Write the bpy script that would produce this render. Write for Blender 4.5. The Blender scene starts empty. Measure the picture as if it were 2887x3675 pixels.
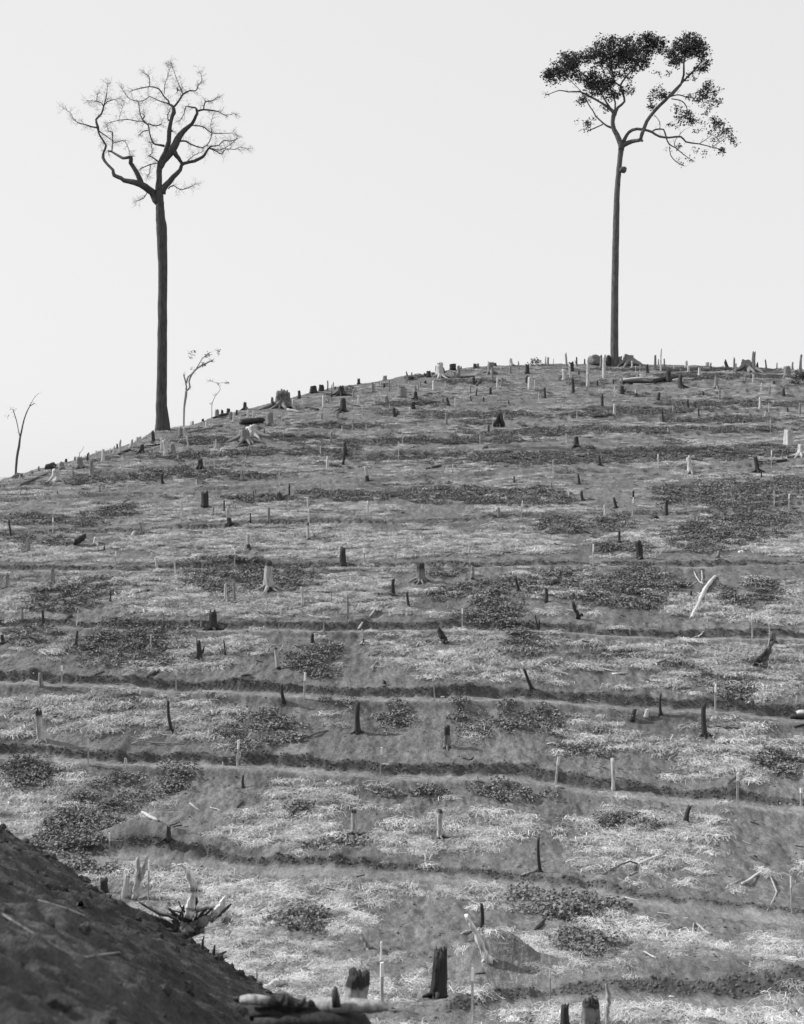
import bpy, math, random
import numpy as np
R = math.radians
random.seed(7)
rng = np.random.default_rng(11)
SC = bpy.context.scene
C = SC.collection
# ------------------------------------------------------------------ camera
F = 4340.0; CX = 1443.5; CY = 1837.5            # 12 inch lens on an 8x10 plate, level camera
cd = bpy.data.cameras.new('camera'); cam = bpy.data.objects.new('camera', cd); C.objects.link(cam)
cam.location = (0, 0, 0); cam.rotation_euler = (R(90), 0, 0)
cd.sensor_fit = 'VERTICAL'; cd.sensor_height = 24.0; cd.lens = 24.0 * F / 3675.0
cd.clip_start = 0.1; cd.clip_end = 8000
cd.dof.use_dof = True; cd.dof.focus_distance = 62.0; cd.dof.aperture_fstop = cd.lens / 1000 / 0.028
SC.camera = cam
# ------------------------------------------------------------------ light
SUN = np.array([-0.80, 0.20, 0.58]); SUN /= np.linalg.norm(SUN)
elev = math.asin(SUN[2])
w = bpy.data.worlds.new('World'); SC.world = w; w.use_nodes = True
nt = w.node_tree; nt.nodes.clear()
sky = nt.nodes.new('ShaderNodeTexSky'); sky.sky_type = 'NISHITA'; sky.sun_disc = False
sky.sun_elevation = elev; sky.sun_rotation = math.atan2(SUN[0], SUN[1])
sky.air_density = 1.0; sky.dust_density = 1.0; sky.ozone_density = 1.0
sep = nt.nodes.new('ShaderNodeSeparateColor')                    # blue sensitive plate: the sky by its blue alone
pw = nt.nodes.new('ShaderNodeMath'); pw.operation = 'POWER'; pw.inputs[1].default_value = 0.14
ml = nt.nodes.new('ShaderNodeMath'); ml.operation = 'MULTIPLY'; ml.inputs[1].default_value = 6.75
bg = nt.nodes.new('ShaderNodeBackground'); bg.inputs['Strength'].default_value = 0.10
ow = nt.nodes.new('ShaderNodeOutputWorld')
nt.links.new(sky.outputs[0], sep.inputs[0]); nt.links.new(sep.outputs[2], pw.inputs[0])
nt.links.new(pw.outputs[0], ml.inputs[0]); nt.links.new(ml.outputs[0], bg.inputs['Color']); nt.links.new(bg.outputs[0], ow.inputs[0])
sl = bpy.data.lights.new('sun', 'SUN'); so = bpy.data.objects.new('sun', sl); C.objects.link(so)
sl.energy = 5.0; sl.angle = R(0.6); sl.color = (1, 1, 1)
from mathutils import Vector, Matrix
so.rotation_euler = Vector(SUN).to_track_quat('Z', 'Y').to_euler()
SC.view_settings.view_transform = 'Standard'; SC.view_settings.look = 'None'
SC.view_settings.exposure = 0.0; SC.view_settings.gamma = 1.0; SC.view_settings.use_curve_mapping = False
SC.cycles.max_bounces = 5; SC.cycles.diffuse_bounces = 2; SC.cycles.glossy_bounces = 1
# ------------------------------------------------------------------ helpers
_T = rng.random((512, 512)).astype(np.float64)
def vn(x, y, s=0):
    x = np.asarray(x, float) + s * 17.31; y = np.asarray(y, float) + s * 29.77
    xi = np.floor(x).astype(int); yi = np.floor(y).astype(int); fx = x - xi; fy = y - yi
    fx = fx * fx * (3 - 2 * fx); fy = fy * fy * (3 - 2 * fy)
    a = _T[xi & 511, yi & 511]; b = _T[(xi + 1) & 511, yi & 511]; c = _T[xi & 511, (yi + 1) & 511]; d = _T[(xi + 1) & 511, (yi + 1) & 511]
    return (a * (1 - fx) + b * fx) * (1 - fy) + (c * (1 - fx) + d * fx) * fy * 1.0
def fbm(x, y, o=4, s=0):
    t = 0; amp = .5
    for i in range(o):
        t = t + amp * (vn(x, y, s + i * 3) - .5) * 2; x = x * 2.03; y = y * 2.03; amp *= .5
    return t                                                      # about -1..1
def ss(e0, e1, x):
    t = np.clip((x - e0) / (e1 - e0), 0, 1); return t * t * (3 - 2 * t)
def tag(o, label=None, cat=None, group=None, kind=None):
    if label: o['label'] = label
    if cat: o['category'] = cat
    if group: o['group'] = group
    if kind: o['kind'] = kind
    return o
def empty(name, loc):
    o = bpy.data.objects.new(name, None); C.objects.link(o); o.location = loc; o.empty_display_size = .3; return o
def meshobj(name, V, Fc, mat, parent=None, attrs=None, smooth=True, origin=None):
    me = bpy.data.meshes.new(name)
    V = np.asarray(V, float)
    if origin is not None: V = V - np.asarray(origin)
    me.from_pydata(V.tolist(), [], [tuple(f) for f in Fc])
    if smooth: me.polygons.foreach_set('use_smooth', [True] * len(me.polygons))
    if attrs:
        for k, a in attrs.items():
            at = me.attributes.new(k, 'FLOAT', 'POINT'); at.data.foreach_set('value', np.asarray(a, np.float32))
    me.materials.append(mat); me.update()
    o = bpy.data.objects.new(name, me); C.objects.link(o)
    if parent: o.parent = parent
    elif origin is not None: o.location = origin
    return o
class Geo:
    def __init__(s): s.V = []; s.F = []; s.char = []; s.tone = []
    def tube(s, P, rad, sides=8, tone=.3, char=0., rough=.08, lobes=0, flare=0., jag=0., hollow=0., ell=1., slant=0.):
        P = [Vector(p) for p in P]; n = len(P); base = len(s.V)
        ch = char if hasattr(char, '__len__') else [char] * n
        ph = random.random() * 6.28; L = (P[-1] - P[0]).length + 1e-6
        off = [random.gauss(0, rough) for _ in range(sides)]
        up = Vector((0.13, 1, 0.07)).normalized(); pv = None
        for i, p in enumerate(P):
            t = (P[min(i + 1, n - 1)] - P[max(i - 1, 0)]).normalized()
            if pv is None:
                a = up if abs(t.dot(up)) < .9 else Vector((1, 0, 0))
                u = (a - t * a.dot(t)).normalized()
            else:
                u = (pv - t * pv.dot(t)).normalized()
            pv = u; v = t.cross(u)
            d = (p - P[0]).length / L
            for k in range(sides):
                th = 2 * math.pi * k / sides
                r = rad[i] * (1 + off[k] + random.gauss(0, rough * .4))
                if flare: r *= 1 + flare * math.exp(-d / .16) * (.55 + .45 * math.cos(lobes * th + ph))
                q = p + u * (math.cos(th) * r) + v * (math.sin(th) * r * ell)
                if slant and i == n - 1: q = q + t * (math.cos(th + ph) * slant)
                if i == n - 1 and jag: q = q + t * (random.uniform(-1, 1) * jag)
                s.V.append(q); s.char.append(ch[i]); s.tone.append(tone)
        for i in range(n - 1):
            for k in range(sides):
                a = base + i * sides + k; b = base + i * sides + (k + 1) % sides
                s.F.append((a, b, b + sides, a + sides))
        tt = (P[-1] - P[-2]).normalized()
        s.V.append(P[-1] - tt * hollow); s.char.append(1. if hollow else ch[-1]); s.tone.append(tone)
        c = len(s.V) - 1; l = base + (n - 1) * sides
        for k in range(sides): s.F.append((l + k, l + (k + 1) % sides, c))
        s.V.append(P[0]); s.char.append(ch[0]); s.tone.append(tone); c = len(s.V) - 1
        for k in range(sides): s.F.append((base + (k + 1) % sides, base + k, c))
    def obj(s, name, mat, parent=None, origin=(0, 0, 0), smooth=True):
        o = meshobj(name, [tuple(v) for v in s.V], s.F, mat, parent, {'char': s.char, 'tone': s.tone}, smooth)
        if parent is None: o.location = origin
        return o
# ------------------------------------------------------------------ materials (all greys: a monochrome plate)
def newmat(name):
    m = bpy.data.materials.new(name); m.use_nodes = True; n = m.node_tree; n.nodes.clear()
    o = n.nodes.new('ShaderNodeOutputMaterial'); b = n.nodes.new('ShaderNodeBsdfPrincipled'); n.links.new(b.outputs[0], o.inputs[0])
    b.inputs['Roughness'].default_value = .9; b.inputs['Specular IOR Level'].default_value = .15
    return m, n, b
def N(n, t, **k):
    x = n.nodes.new(t)
    for a, b in k.items(): setattr(x, a, b)
    return x
def math_(n, op, a, b=None, clamp=False):
    x = N(n, 'ShaderNodeMath', operation=op); x.use_clamp = clamp
    for i, v in enumerate((a, b)):
        if v is None: continue
        if isinstance(v, (int, float)): x.inputs[i].default_value = v
        else: n.links.new(v, x.inputs[i])
    return x.outputs[0]
def noise(n, scale, detail=4, vec=None, rough=.6):
    x = N(n, 'ShaderNodeTexNoise'); x.inputs['Scale'].default_value = scale; x.inputs['Detail'].default_value = detail
    x.inputs['Roughness'].default_value = rough
    if vec is not None: n.links.new(vec, x.inputs['Vector'])
    return x.outputs[0]
def mapr(n, v, a, b, c, d):
    x = N(n, 'ShaderNodeMapRange'); n.links.new(v, x.inputs[0])
    for i, q in enumerate((a, b, c, d)): x.inputs[i + 1].default_value = q
    return x.outputs[0]
def attr(n, name): return N(n, 'ShaderNodeAttribute', attribute_name=name).outputs['Fac']
def bump(n, b, h, strength, dist):
    x = N(n, 'ShaderNodeBump'); x.inputs['Strength'].default_value = strength; x.inputs['Distance'].default_value = dist
    n.links.new(h, x.inputs['Height']); n.links.new(x.outputs[0], b.inputs['Normal'])
def soil_mat(name, lo, hi, fine=9., bd=.05):
    m, n, b = newmat(name)
    gp = N(n, 'ShaderNodeNewGeometry').outputs['Position']
    mg = N(n, 'ShaderNodeMapping'); mg.inputs['Scale'].default_value = (1, .42, 1); n.links.new(gp, mg.inputs[0]); geo = mg.outputs[0]
    n1 = noise(n, .35, 5, geo); n2 = noise(n, fine, 5, geo, .7); n3 = noise(n, 2.2, 4, geo, .65)
    c = mapr(n, n1, .3, .7, lo, hi)
    c = math_(n, 'MULTIPLY', c, mapr(n, n2, .3, .7, .62, 1.38))
    c = math_(n, 'MULTIPLY', c, mapr(n, n3, .3, .7, .72, 1.26))
    n4 = noise(n, 30., 3, geo, .75); c = math_(n, 'MULTIPLY', c, mapr(n, n4, .3, .7, .66, 1.34))
    path = attr(n, 'path'); c = math_(n, 'MULTIPLY', c, math_(n, 'ADD', 1., math_(n, 'MULTIPLY', path, .42)))
    c = math_(n, 'MULTIPLY', c, math_(n, 'SUBTRACT', 1., math_(n, 'MULTIPLY', attr(n, 'cut'), .36)))   # shade of the steep bank faces, put into the soil colour
    st = attr(n, 'straw')                                           # trodden chaff left on the soil
    mp = N(n, 'ShaderNodeMapping'); mp.inputs['Rotation'].default_value = (0, 0, .5); mp.inputs['Scale'].default_value = (1, 5, 3); n.links.new(geo, mp.inputs[0])
    f1 = noise(n, 5., 4, mp.outputs[0], .7)
    mp2 = N(n, 'ShaderNodeMapping'); mp2.inputs['Rotation'].default_value = (0, .4, -.7); mp2.inputs['Scale'].default_value = (6, 1, 3); n.links.new(geo, mp2.inputs[0])
    f2 = noise(n, 4., 4, mp2.outputs[0], .7)
    fb = mapr(n, math_(n, 'MAXIMUM', f1, f2), .55, .75, 0, 1)
    k = math_(n, 'MULTIPLY', st, fb)
    c = math_(n, 'ADD', c, math_(n, 'MULTIPLY', k, .34))
    n.links.new(c, b.inputs['Base Color'])
    bump(n, b, math_(n, 'ADD', n2, math_(n, 'ADD', n3, math_(n, 'MULTIPLY', n4, .35))), 1., bd)
    return m
M_SOIL = soil_mat('soil', .10, .185, 7.)
M_DARK = soil_mat('shaded_soil', .035, .085, 7., .12)  # darker copy of the soil, with the near slope's shade in its colour
def wood_mat():
    m, n, b = newmat('wood')
    tc = N(n, 'ShaderNodeTexCoord').outputs['Object']
    mp = N(n, 'ShaderNodeMapping'); mp.inputs['Scale'].default_value = (1, 1, .12); n.links.new(tc, mp.inputs[0])
    g = noise(n, 16., 4, mp.outputs[0], .65); q = noise(n, 3.5, 3, tc)
    base = math_(n, 'MULTIPLY', attr(n, 'tone'), mapr(n, g, .32, .68, .38, 1.25))
    ch = mapr(n, math_(n, 'ADD', attr(n, 'char'), math_(n, 'MULTIPLY', math_(n, 'SUBTRACT', math_(n, 'ADD', math_(n, 'MULTIPLY', g, .5), math_(n, 'MULTIPLY', q, .5)), .5), 1.2)), .42, .62, 0, 1)
    mx = N(n, 'ShaderNodeMix', data_type='FLOAT'); n.links.new(ch, mx.inputs[0]); n.links.new(base, mx.inputs[2])
    n.links.new(mapr(n, g, .3, .7, .025, .065), mx.inputs[3])
    n.links.new(mx.outputs[0], b.inputs['Base Color']); b.inputs['Roughness'].default_value = .75
    bump(n, b, g, .6, .03)
    return m
M_WOOD = wood_mat()
def bark_mat(name, lo, hi):
    m, n, b = newmat(name)
    tc = N(n, 'ShaderNodeTexCoord').outputs['Object']
    mp = N(n, 'ShaderNodeMapping'); mp.inputs['Scale'].default_value = (1, 1, .25); n.links.new(tc, mp.inputs[0])
    g = noise(n, 5., 5, mp.outputs[0], .7)
    n.links.new(mapr(n, g, .3, .7, lo, hi), b.inputs['Base Color']); bump(n, b, g, .8, .08)
    return m
M_BARKD = bark_mat('dark_bark', .04, .10)
M_BARKR = bark_mat('grey_bark', .05, .15)
M_BARKP = bark_mat('pale_hazed_bark', .18, .34)  # distance haze of the small far trees as bark colour; also the pale twig
def plain(name, lo, hi, scale=3., rough=.8, spec=.2, ra=.8, rb=.4):
    m, n, b = newmat(name)
    oi = N(n, 'ShaderNodeObjectInfo').outputs['Random']; geo = N(n, 'ShaderNodeNewGeometry').outputs['Position']
    q = noise(n, scale, 3, geo)
    c = mapr(n, q, .3, .7, lo, hi)
    c = math_(n, 'MULTIPLY', c, math_(n, 'ADD', ra, math_(n, 'MULTIPLY', oi, rb)))
    n.links.new(c, b.inputs['Base Color']); b.inputs['Roughness'].default_value = rough; b.inputs['Specular IOR Level'].default_value = spec
    return m
M_STRAW = plain('dry_straw', .50, .85, 1.5, .8, .2, .5, .65)
M_LEAF = plain('vine_leaf', .09, .30, 11.0, .65, .2, .75, .5)
M_CROWN = plain('tree_leaf', .05, .10, .6, .6, .3)
M_CLOD = plain('soil_clod', .075, .135, 5.)
M_PAINT = plain('white_paint', .72, .8, 4.)
# ------------------------------------------------------------------ the hill
DP = None
_y = np.array([1300,1400,1500,1650,1800,2030,2250,2500,2780,3000,3280,3500,3675,3800.])
_d = np.array([174,155,136,111,91,73,63.5,55,47.5,42.5,35.5,28,22,18.])
DP = np.polyfit((_y - 2500) / 1000, np.log(_d), 6)
def D(y): return np.exp(np.polyval(DP, (np.clip(y, 1250, 3850) - 2500) / 1000))
_yy = np.arange(3850, 1249, -2.0); _DD = D(_yy)
def Yinv(d): return np.interp(d, _DD, _yy)
def ZS(d): y = Yinv(d); return (CY - y) * d / F                    # smooth hillside profile
SIL = np.array([(-600,1880),(-200,1775),(0,1723),(59,1705),(176,1672),(281,1651),(363,1621),(468,1592),(550,1557),(615,1538),(691,1524),(773,1495),(878,1468),(995,1443),(1067,1422),(1202,1390),(1331,1373),(1448,1350),(1565,1336),(1711,1316),(1828,1310),(1945,1306),(2063,1308),(2238,1306),(2414,1308),(2502,1312),(2590,1316),(2736,1321),(2882,1327),(3400,1350)], float)
def ysil(x): return np.interp(x, SIL[:, 0], SIL[:, 1])
TER = [  # (width, bank lip, [(x, y)...]) the dug paths, lowest first
 (1.0, 1.25, [(1500,3700),(1750,3640),(2000,3600),(2400,3592),(2887,3600)]),
 (1.3, .28, [(200,3072),(357,3082),(556,3087),(820,3105),(950,3119),(1243,3130),(1489,3144),(1887,3171),(2063,3195),(2238,3225),(2472,3256),(2707,3285),(2882,3312)]),
 (1.2, .30, [(0,2719),(234,2742),(410,2748),(644,2754),(995,2766),(1243,2777),(1389,2792),(1594,2798),(1770,2800),(1887,2808),(2063,2827),(2238,2844),(2472,2874),(2882,2906)]),
 (1.2, .34, [(0,2455),(234,2461),(410,2470),(644,2481),(820,2487),(995,2501),(1243,2514),(1477,2511),(1652,2509),(1945,2521),(2063,2525),(2238,2534),(2414,2549),(2648,2560),(2882,2575)]),
 (1.1, .30, [(0,2248),(234,2250),(410,2253),(703,2262),(995,2266),(1243,2264),(1652,2262),(1887,2268),(2180,2280),(2414,2289),(2882,2292)]),
 (1.1, .28, [(0,2051),(176,2054),(410,2051),(585,2051),(703,2043),(1184,2036),(1652,2037),(2180,2034),(2472,2037),(2707,2031),(2882,2028)]),
 (1.1, .30, [(0,1930),(410,1908),(585,1905),(820,1896),(950,1888),(1184,1882),(1418,1882),(1652,1873),(1945,1861),(2180,1855),(2414,1852),(2589,1844),(2765,1826),(2882,1814)]),
 (1.2, .22, [(0,1800),(300,1790),(600,1775),(1008,1750),(1300,1735),(1652,1715),(1887,1706),(2180,1698),(2500,1690),(2882,1665)]),
 (1.3, .24, [(0,1752),(300,1722),(600,1685),(950,1648),(1243,1636),(1477,1633),(1887,1604),(2180,1586),(2414,1569),(2882,1548)]),
 (1.3, .22, [(300,1670),(600,1610),(1184,1551),(1500,1535),(1887,1520),(2063,1504),(2472,1500),(2882,1470)]),
 (1.3, .22, [(500,1600),(900,1530),(1300,1475),(1600,1452),(1887,1434),(2400,1430),(2882,1395)]),
 (1.3, .20, [(900,1480),(1200,1430),(1500,1395),(1887,1372),(2400,1385),(2882,1372)])]
for i, (a, b, p) in enumerate(TER): TER[i] = (a, b, np.array(p, float))
def yter(k, x): p = TER[k][2]; return np.interp(x, p[:, 0], p[:, 1])
BUMPS = [(470,3025,1.5,.8,.42),(560,3032,1.8,.8,.35),(690,3050,1.6,.7,.25),(1790,3485,1.0,.8,.85),(1875,3560,.6,.5,-.7),(2650,1665,1.2,1.2,.3),(1570,2650,.7,.6,.2),(1660,1960,2,1,.2),
         (2200,3510,3.5,1.0,.25),(2600,3500,3.5,1.2,.3),(150,2120,2.2,1.2,.2),(2800,2100,2,1.2,.3),(560,1560,2.5,2,.3)]
def delta(x, d, full=False):
    """height added to the smooth slope at image column x, distance d; also the masks"""
    X = (x - CX) * d / F
    dz = np.zeros_like(d); path = np.zeros_like(d); bank = np.zeros_like(d); bare = np.zeros_like(d)
    for k, (wd, lip, p) in enumerate(TER):
        wob = fbm(X * .35, d * 0 + k, 3, 40 + k) * .30 + fbm(X * 1.7, d * 1.1 + k, 2, 60 + k) * .09
        dk = D(yter(k, x)) + wob
        u = d - dk; h = wd / 2
        on = 1.0
        if k == 0: on = ss(1450, 1800, x)
        if k >= 9: on = ss(p[0, 0] - 100, p[0, 0] + 100, x)
        zb = ZS(dk)
        bw = .10 + .20 * vn(X * 1.3, d * 2.0, 5) + (.45 if k == 0 else 0)
        lipn = .62 * lip * (.25 + 1.0 * vn(X * .5, k, 9) * (.5 + vn(X * 2.3, k, 19))) * on
        flat = (zb - ZS(d)) * ss(-h - .5, -h, u) * (1 - ss(h, h + bw, u)) * on
        rise = lipn * ss(h, h + bw, u) * (1 - ss(h + bw, h + bw + 2.2, u))
        berm = .05 * on * np.exp(-((u + h + .25) / .3) ** 2)
        dz += flat + rise + berm
        path = np.maximum(path, ss(-h - .2, -h * .5, u) * (1 - ss(h * .3, h * .9, u)) * on)
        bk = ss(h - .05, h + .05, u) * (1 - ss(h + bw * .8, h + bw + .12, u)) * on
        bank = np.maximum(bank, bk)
        bare = np.maximum(bare, ss(-h - .5, -h, u) * (1 - ss(h + .5, h + 1.9 + .8 * vn(X * .4, k, 3), u)) * on)
    for bx, by, rx, ry, hh in BUMPS:
        bd = D(by); BX = (bx - CX) * bd / F
        dz += hh * np.exp(-((X - BX) / rx) ** 2 - ((d - bd) / ry) ** 2)
    dz += .16 * fbm(X * .22, d * .13, 3, 1) + .12 * fbm(X * .9, d * .45, 3, 2) * (1 - .8 * path)
    nr = ss(130, 30, d)
    dz += (.09 + .02 * nr) * fbm(X * 3.1, d * 1.7, 3, 3) * (1 - .85 * path) + bank * .04 * fbm(X * 4.2 + d * 3, d * 6, 3, 4)
    return dz, path, bank, bare
xs = np.concatenate([np.linspace(-2600, -160, 26)[:-1], np.linspace(-160, 3047, 800), np.linspace(3047, 5500, 26)[1:]])
NR = 640
t = np.linspace(0, 1, NR)
PX = np.repeat(xs[:, None], NR, 1)
PYm = 3830 + (ysil(xs)[:, None] - 3830) * t[None, :]
Dg = D(PYm)
dz, PATH, BANK, BARE = delta(PX, Dg)
Zg = (CY - PYm) * Dg / F + dz
Xg = (PX - CX) * Dg / F
# rows beyond the crest and before the first one
e = np.array([1, 2.5, 5, 9, 14, 20, 30, 45, 70, 110.])
ds = Dg[:, -1:]; zs = (Zg[:, -1:] - dz[:, -1:]); sl_ = (CY - ysil(xs)[:, None]) / F
De = ds + e; Ze = zs + dz[:, -1:] * np.exp(-e / 2) + sl_ * e - .012 * e ** 1.9; Ze = np.maximum(Ze, -14.5)
Xe = (xs[:, None] - CX) * De / F
Dn = np.array([[12., 15.5]]).repeat(len(xs), 0); Zn = np.array([[-13.8, -9.6]]).repeat(len(xs), 0); Xn = (xs[:, None] - CX) * Dn / F
GX = np.concatenate([Xn, Xg, Xe], 1); GY = np.concatenate([Dn, Dg, De], 1); GZ = np.concatenate([Zn, Zg, Ze], 1)
def padm(a): return np.concatenate([np.zeros((len(xs), 2)), a, np.zeros((len(xs), len(e)))], 1)
NT = GX.shape[1]
GPY = CY - GZ * F / GY                                            # image height of each terrain vertex
def hit(x, y):
    """first terrain point met by the line of sight through image point (x, y)"""
    i = np.interp(x, xs, np.arange(len(xs))); i0 = int(i); i0 = min(i0, len(xs) - 2); f = i - i0
    py = GPY[i0] * (1 - f) + GPY[i0 + 1] * f
    j = np.nonzero(py[2:] <= y)[0]
    if len(j) == 0:
        j1 = int(np.argmin(py)); g = 0.
    else:
        j1 = int(j[0]) + 2; a, b = py[j1 - 1], py[j1]; g = 0. if j1 <= 2 or a <= y else (a - y) / (a - b + 1e-9) - 1
    def S(A):
        q = A[i0] * (1 - f) + A[i0 + 1] * f
        return q[j1] + g * (q[j1] - q[j1 - 1])
    return Vector((S(GX), S(GY), S(GZ)))
def ground(X, Y):
    x = CX + X * F / Y; i = np.interp(x, xs, np.arange(len(xs))); i0 = min(int(i), len(xs) - 2); f = i - i0
    return float(np.interp(Y, GY[i0] * (1 - f) + GY[i0 + 1] * f, GZ[i0] * (1 - f) + GZ[i0 + 1] * f))
# ---- where the vine grows and where the dry stalks lie (centres measured on a 1708 wide print, laid on the slope)
LEAF = [(150,1268,100,26,-.2),(475,1226,90,34,0),(622,1220,62,22,0),(55,1356,55,16,0),(270,1368,120,42,-.15),(330,1350,60,25,0),(675,1405,52,30,0),(540,1562,80,38,-.2),(520,1605,28,22,0),(560,1545,60,25,0),
 (840,1520,36,28,-.3),(1075,1525,92,36,0),(60,1638,62,30,0),(350,1655,88,32,-.1),(240,1695,100,34,-.2),(170,1745,90,34,0),(150,1815,88,36,.2),(1100,1690,75,24,0),(1050,1305,72,34,0),(1100,1245,150,20,-.1),
 (1330,1252,98,38,-.1),(1320,1165,58,16,0),(1555,1125,132,34,-.1),(1500,1140,90,20,0),(1230,1115,95,16,0),(1000,1050,180,15,0),(1100,1062,140,12,0),(1560,1045,150,26,-.05),(1590,1068,80,18,0),(1110,1378,48,26,0),(1590,1265,60,24,0),(1550,1465,48,30,0),
 (1230,1590,66,10,.1),(1650,1620,46,24,0),(640,1950,60,26,0),(1215,1922,72,30,0),(1113,1910,28,18,0),(1250,2008,72,24,.1),(230,1090,60,12,-.2),(70,1104,75,12,0),(150,1108,70,10,0),(90,1152,55,11,0),
 (1050,970,330,11,0),(1350,968,340,18,-.03),(1600,955,120,10,0),(1400,913,290,9,0),(1120,920,130,8,0),(900,938,200,10,-.02),(450,965,120,10,-.05),(620,962,120,9,0),(300,1012,170,13,-.1),(480,1010,110,9,0),(1350,874,130,11,0),(1560,858,140,8,0),
 (980,882,150,9,0),(1220,885,80,6,0),(880,858,60,8,0),(1250,815,40,5,0),(1530,800,170,6,0),(1000,810,60,5,0),(945,1217,30,13,0),(1440,1045,50,14,0),(740,1052,90,10,0),(1450,785,200,3,0),(1250,775,120,2.5,0),(640,930,60,9,0),(720,905,80,7,0),(440,937,70,8,0),(560,1060,80,7,0),(1520,890,160,7,0),
 (1440,1420,60,12,.2),(1300,1390,50,10,0),(880,1690,60,9,0),(720,1500,40,8,0),(640,1720,40,8,.2),(1340,1740,60,12,0),(700,1800,60,9,0)]
LEAF = [((q[0], q[1], q[2], q[3] * (.72 if q[1] < 1020 else 1), q[4])) for q in LEAF]
BARE_E = [(920,1285,70,20),(1330,1320,150,14),(760,1310,100,13),(150,1310,160,18),(330,1598,130,18),(700,1600,150,18),(950,1618,120,22),(1360,1625,110,34),(480,1680,80,40),(1410,1545,50,25),(1640,1770,90,50),(420,1740,70,30),(1300,1440,100,15),(600,1430,200,9),
 (870,1945,60,20),(860,2005,60,18),(1450,2060,270,34),(1500,1965,60,15),(400,1808,150,20),(1000,1818,90,15),(700,1560,50,14),(905,1560,40,26),(1240,1500,70,15),(860,1690,60,14),(750,1740,50,20),(1050,2040,60,22),(1080,1190,200,10),(1530,1185,130,14),(930,1330,200,8),(60,1420,120,16),(1520,1510,120,20)]
LUSH = [(300,1228,150,25),(560,1285,160,25),(700,1268,100,30),(480,1370,100,30),(530,1310,40,14),(1000,1390,160,40),(1400,1380,160,40),(1650,1300,70,60),(1650,1420,60,50),(150,1530,120,50),(400,1540,100,50),(250,1490,160,20),(1250,1570,60,30),(1550,1600,110,60),(680,1690,120,40),
 (600,1770,110,40),(1000,1770,120,40),(1350,1780,150,50),(700,1880,220,35),(1000,1880,90,40),(1680,1165,60,30),(400,1150,140,20),(900,1150,220,20),(600,2060,200,50),(1000,2110,300,40),(1600,2150,200,30),(330,1420,80,18),(1450,1900,60,50),(40,1560,60,60),(40,1690,80,50)]
def emask(L, x, y, soft=.35, ns=0):
    x = x / 1.69; y = y / 1.69; o = np.zeros_like(x)
    for q in L:
        cx, cy, rx, ry = q[:4]; a = q[4] if len(q) > 4 else 0
        dx = x - cx; dy = y - cy; dy2 = dy - a * dx
        r = np.sqrt((dx / rx) ** 2 + (dy2 / ry) ** 2) / (1.08 if L is LEAF else 1)
        o = np.maximum(o, 1 - np.clip((r - 1 + soft) / (2 * soft), 0, 1))
    return o
def leafmask(x, y, d):
    X = (x - CX) * d / F
    m = emask(LEAF, x, y, .30)
    m = m + (.7 + .7 * ss(1800, 1500, y)) * fbm(X * .7, d * .5, 4, 21) * (m > .02)
    sm = .42 * ss(.34, .60, fbm(X * .45, d * .3, 4, 23) + .14) * ss(1500, 1850, 3350 - y)  # thin growth high on the slope
    return np.clip(m * 1.5 - .25, 0, 1) + sm
def strawmask(x, y, d, bare):
    X = (x - CX) * d / F
    n = fbm(X * .28, d * .17, 4, 31) + .75 * fbm(X * 1.5, d * .75, 3, 33)
    up = ss(1600, 2000, y)                                        # the stalks thin out uphill
    m = n * 1.5 + .36 + 1.05 * emask(LUSH, x, y, .5) - 1.1 * emask(BARE_E, x, y, .4)
    m = np.clip(m, 0, 1) * (.42 + .58 * up)
    return np.clip(m * 1.6 - .14, 0, 1) * (1 - .96 * bare) * (1 - .35 * ss(2900, 3300, y))
LM = leafmask(PX, PYm, Dg); SM = strawmask(PX, PYm, Dg, BARE) * (1 - .7 * np.clip(LM, 0, 1))
V = np.stack([GX, GY, GZ], 2).reshape(-1, 3)
ii = np.arange(len(xs) - 1)[:, None] * NT + np.arange(NT - 1)[None, :]
Q = np.stack([ii, ii + NT, ii + NT + 1, ii + 1], 2).reshape(-1, 4)
me = bpy.data.meshes.new('hillside')
me.vertices.add(len(V)); me.vertices.foreach_set('co', V.ravel())
me.loops.add(Q.size); me.loops.foreach_set('vertex_index', Q.ravel().astype(np.int32))
me.polygons.add(len(Q)); me.polygons.foreach_set('loop_start', np.arange(0, Q.size, 4, dtype=np.int32))
me.polygons.foreach_set('use_smooth', np.ones(len(Q), bool)); me.update(calc_edges=True)
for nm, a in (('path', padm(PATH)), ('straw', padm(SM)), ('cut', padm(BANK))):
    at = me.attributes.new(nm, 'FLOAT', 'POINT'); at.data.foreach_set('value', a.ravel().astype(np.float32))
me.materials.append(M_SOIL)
hill = bpy.data.objects.new('terraced_hillside', me); C.objects.link(hill)
tag(hill, 'bare terraced hillside of pale soil cut by narrow level paths', kind='structure')
# far ground
fg = meshobj('ground', [(-4000, -600, -13.4), (4000, -600, -13.4), (4000, 6000, -13.4), (-4000, 6000, -13.4)], [(0, 1, 2, 3)], M_SOIL)
tag(fg, 'wide low ground that the hill rises from', kind='structure')
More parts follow.
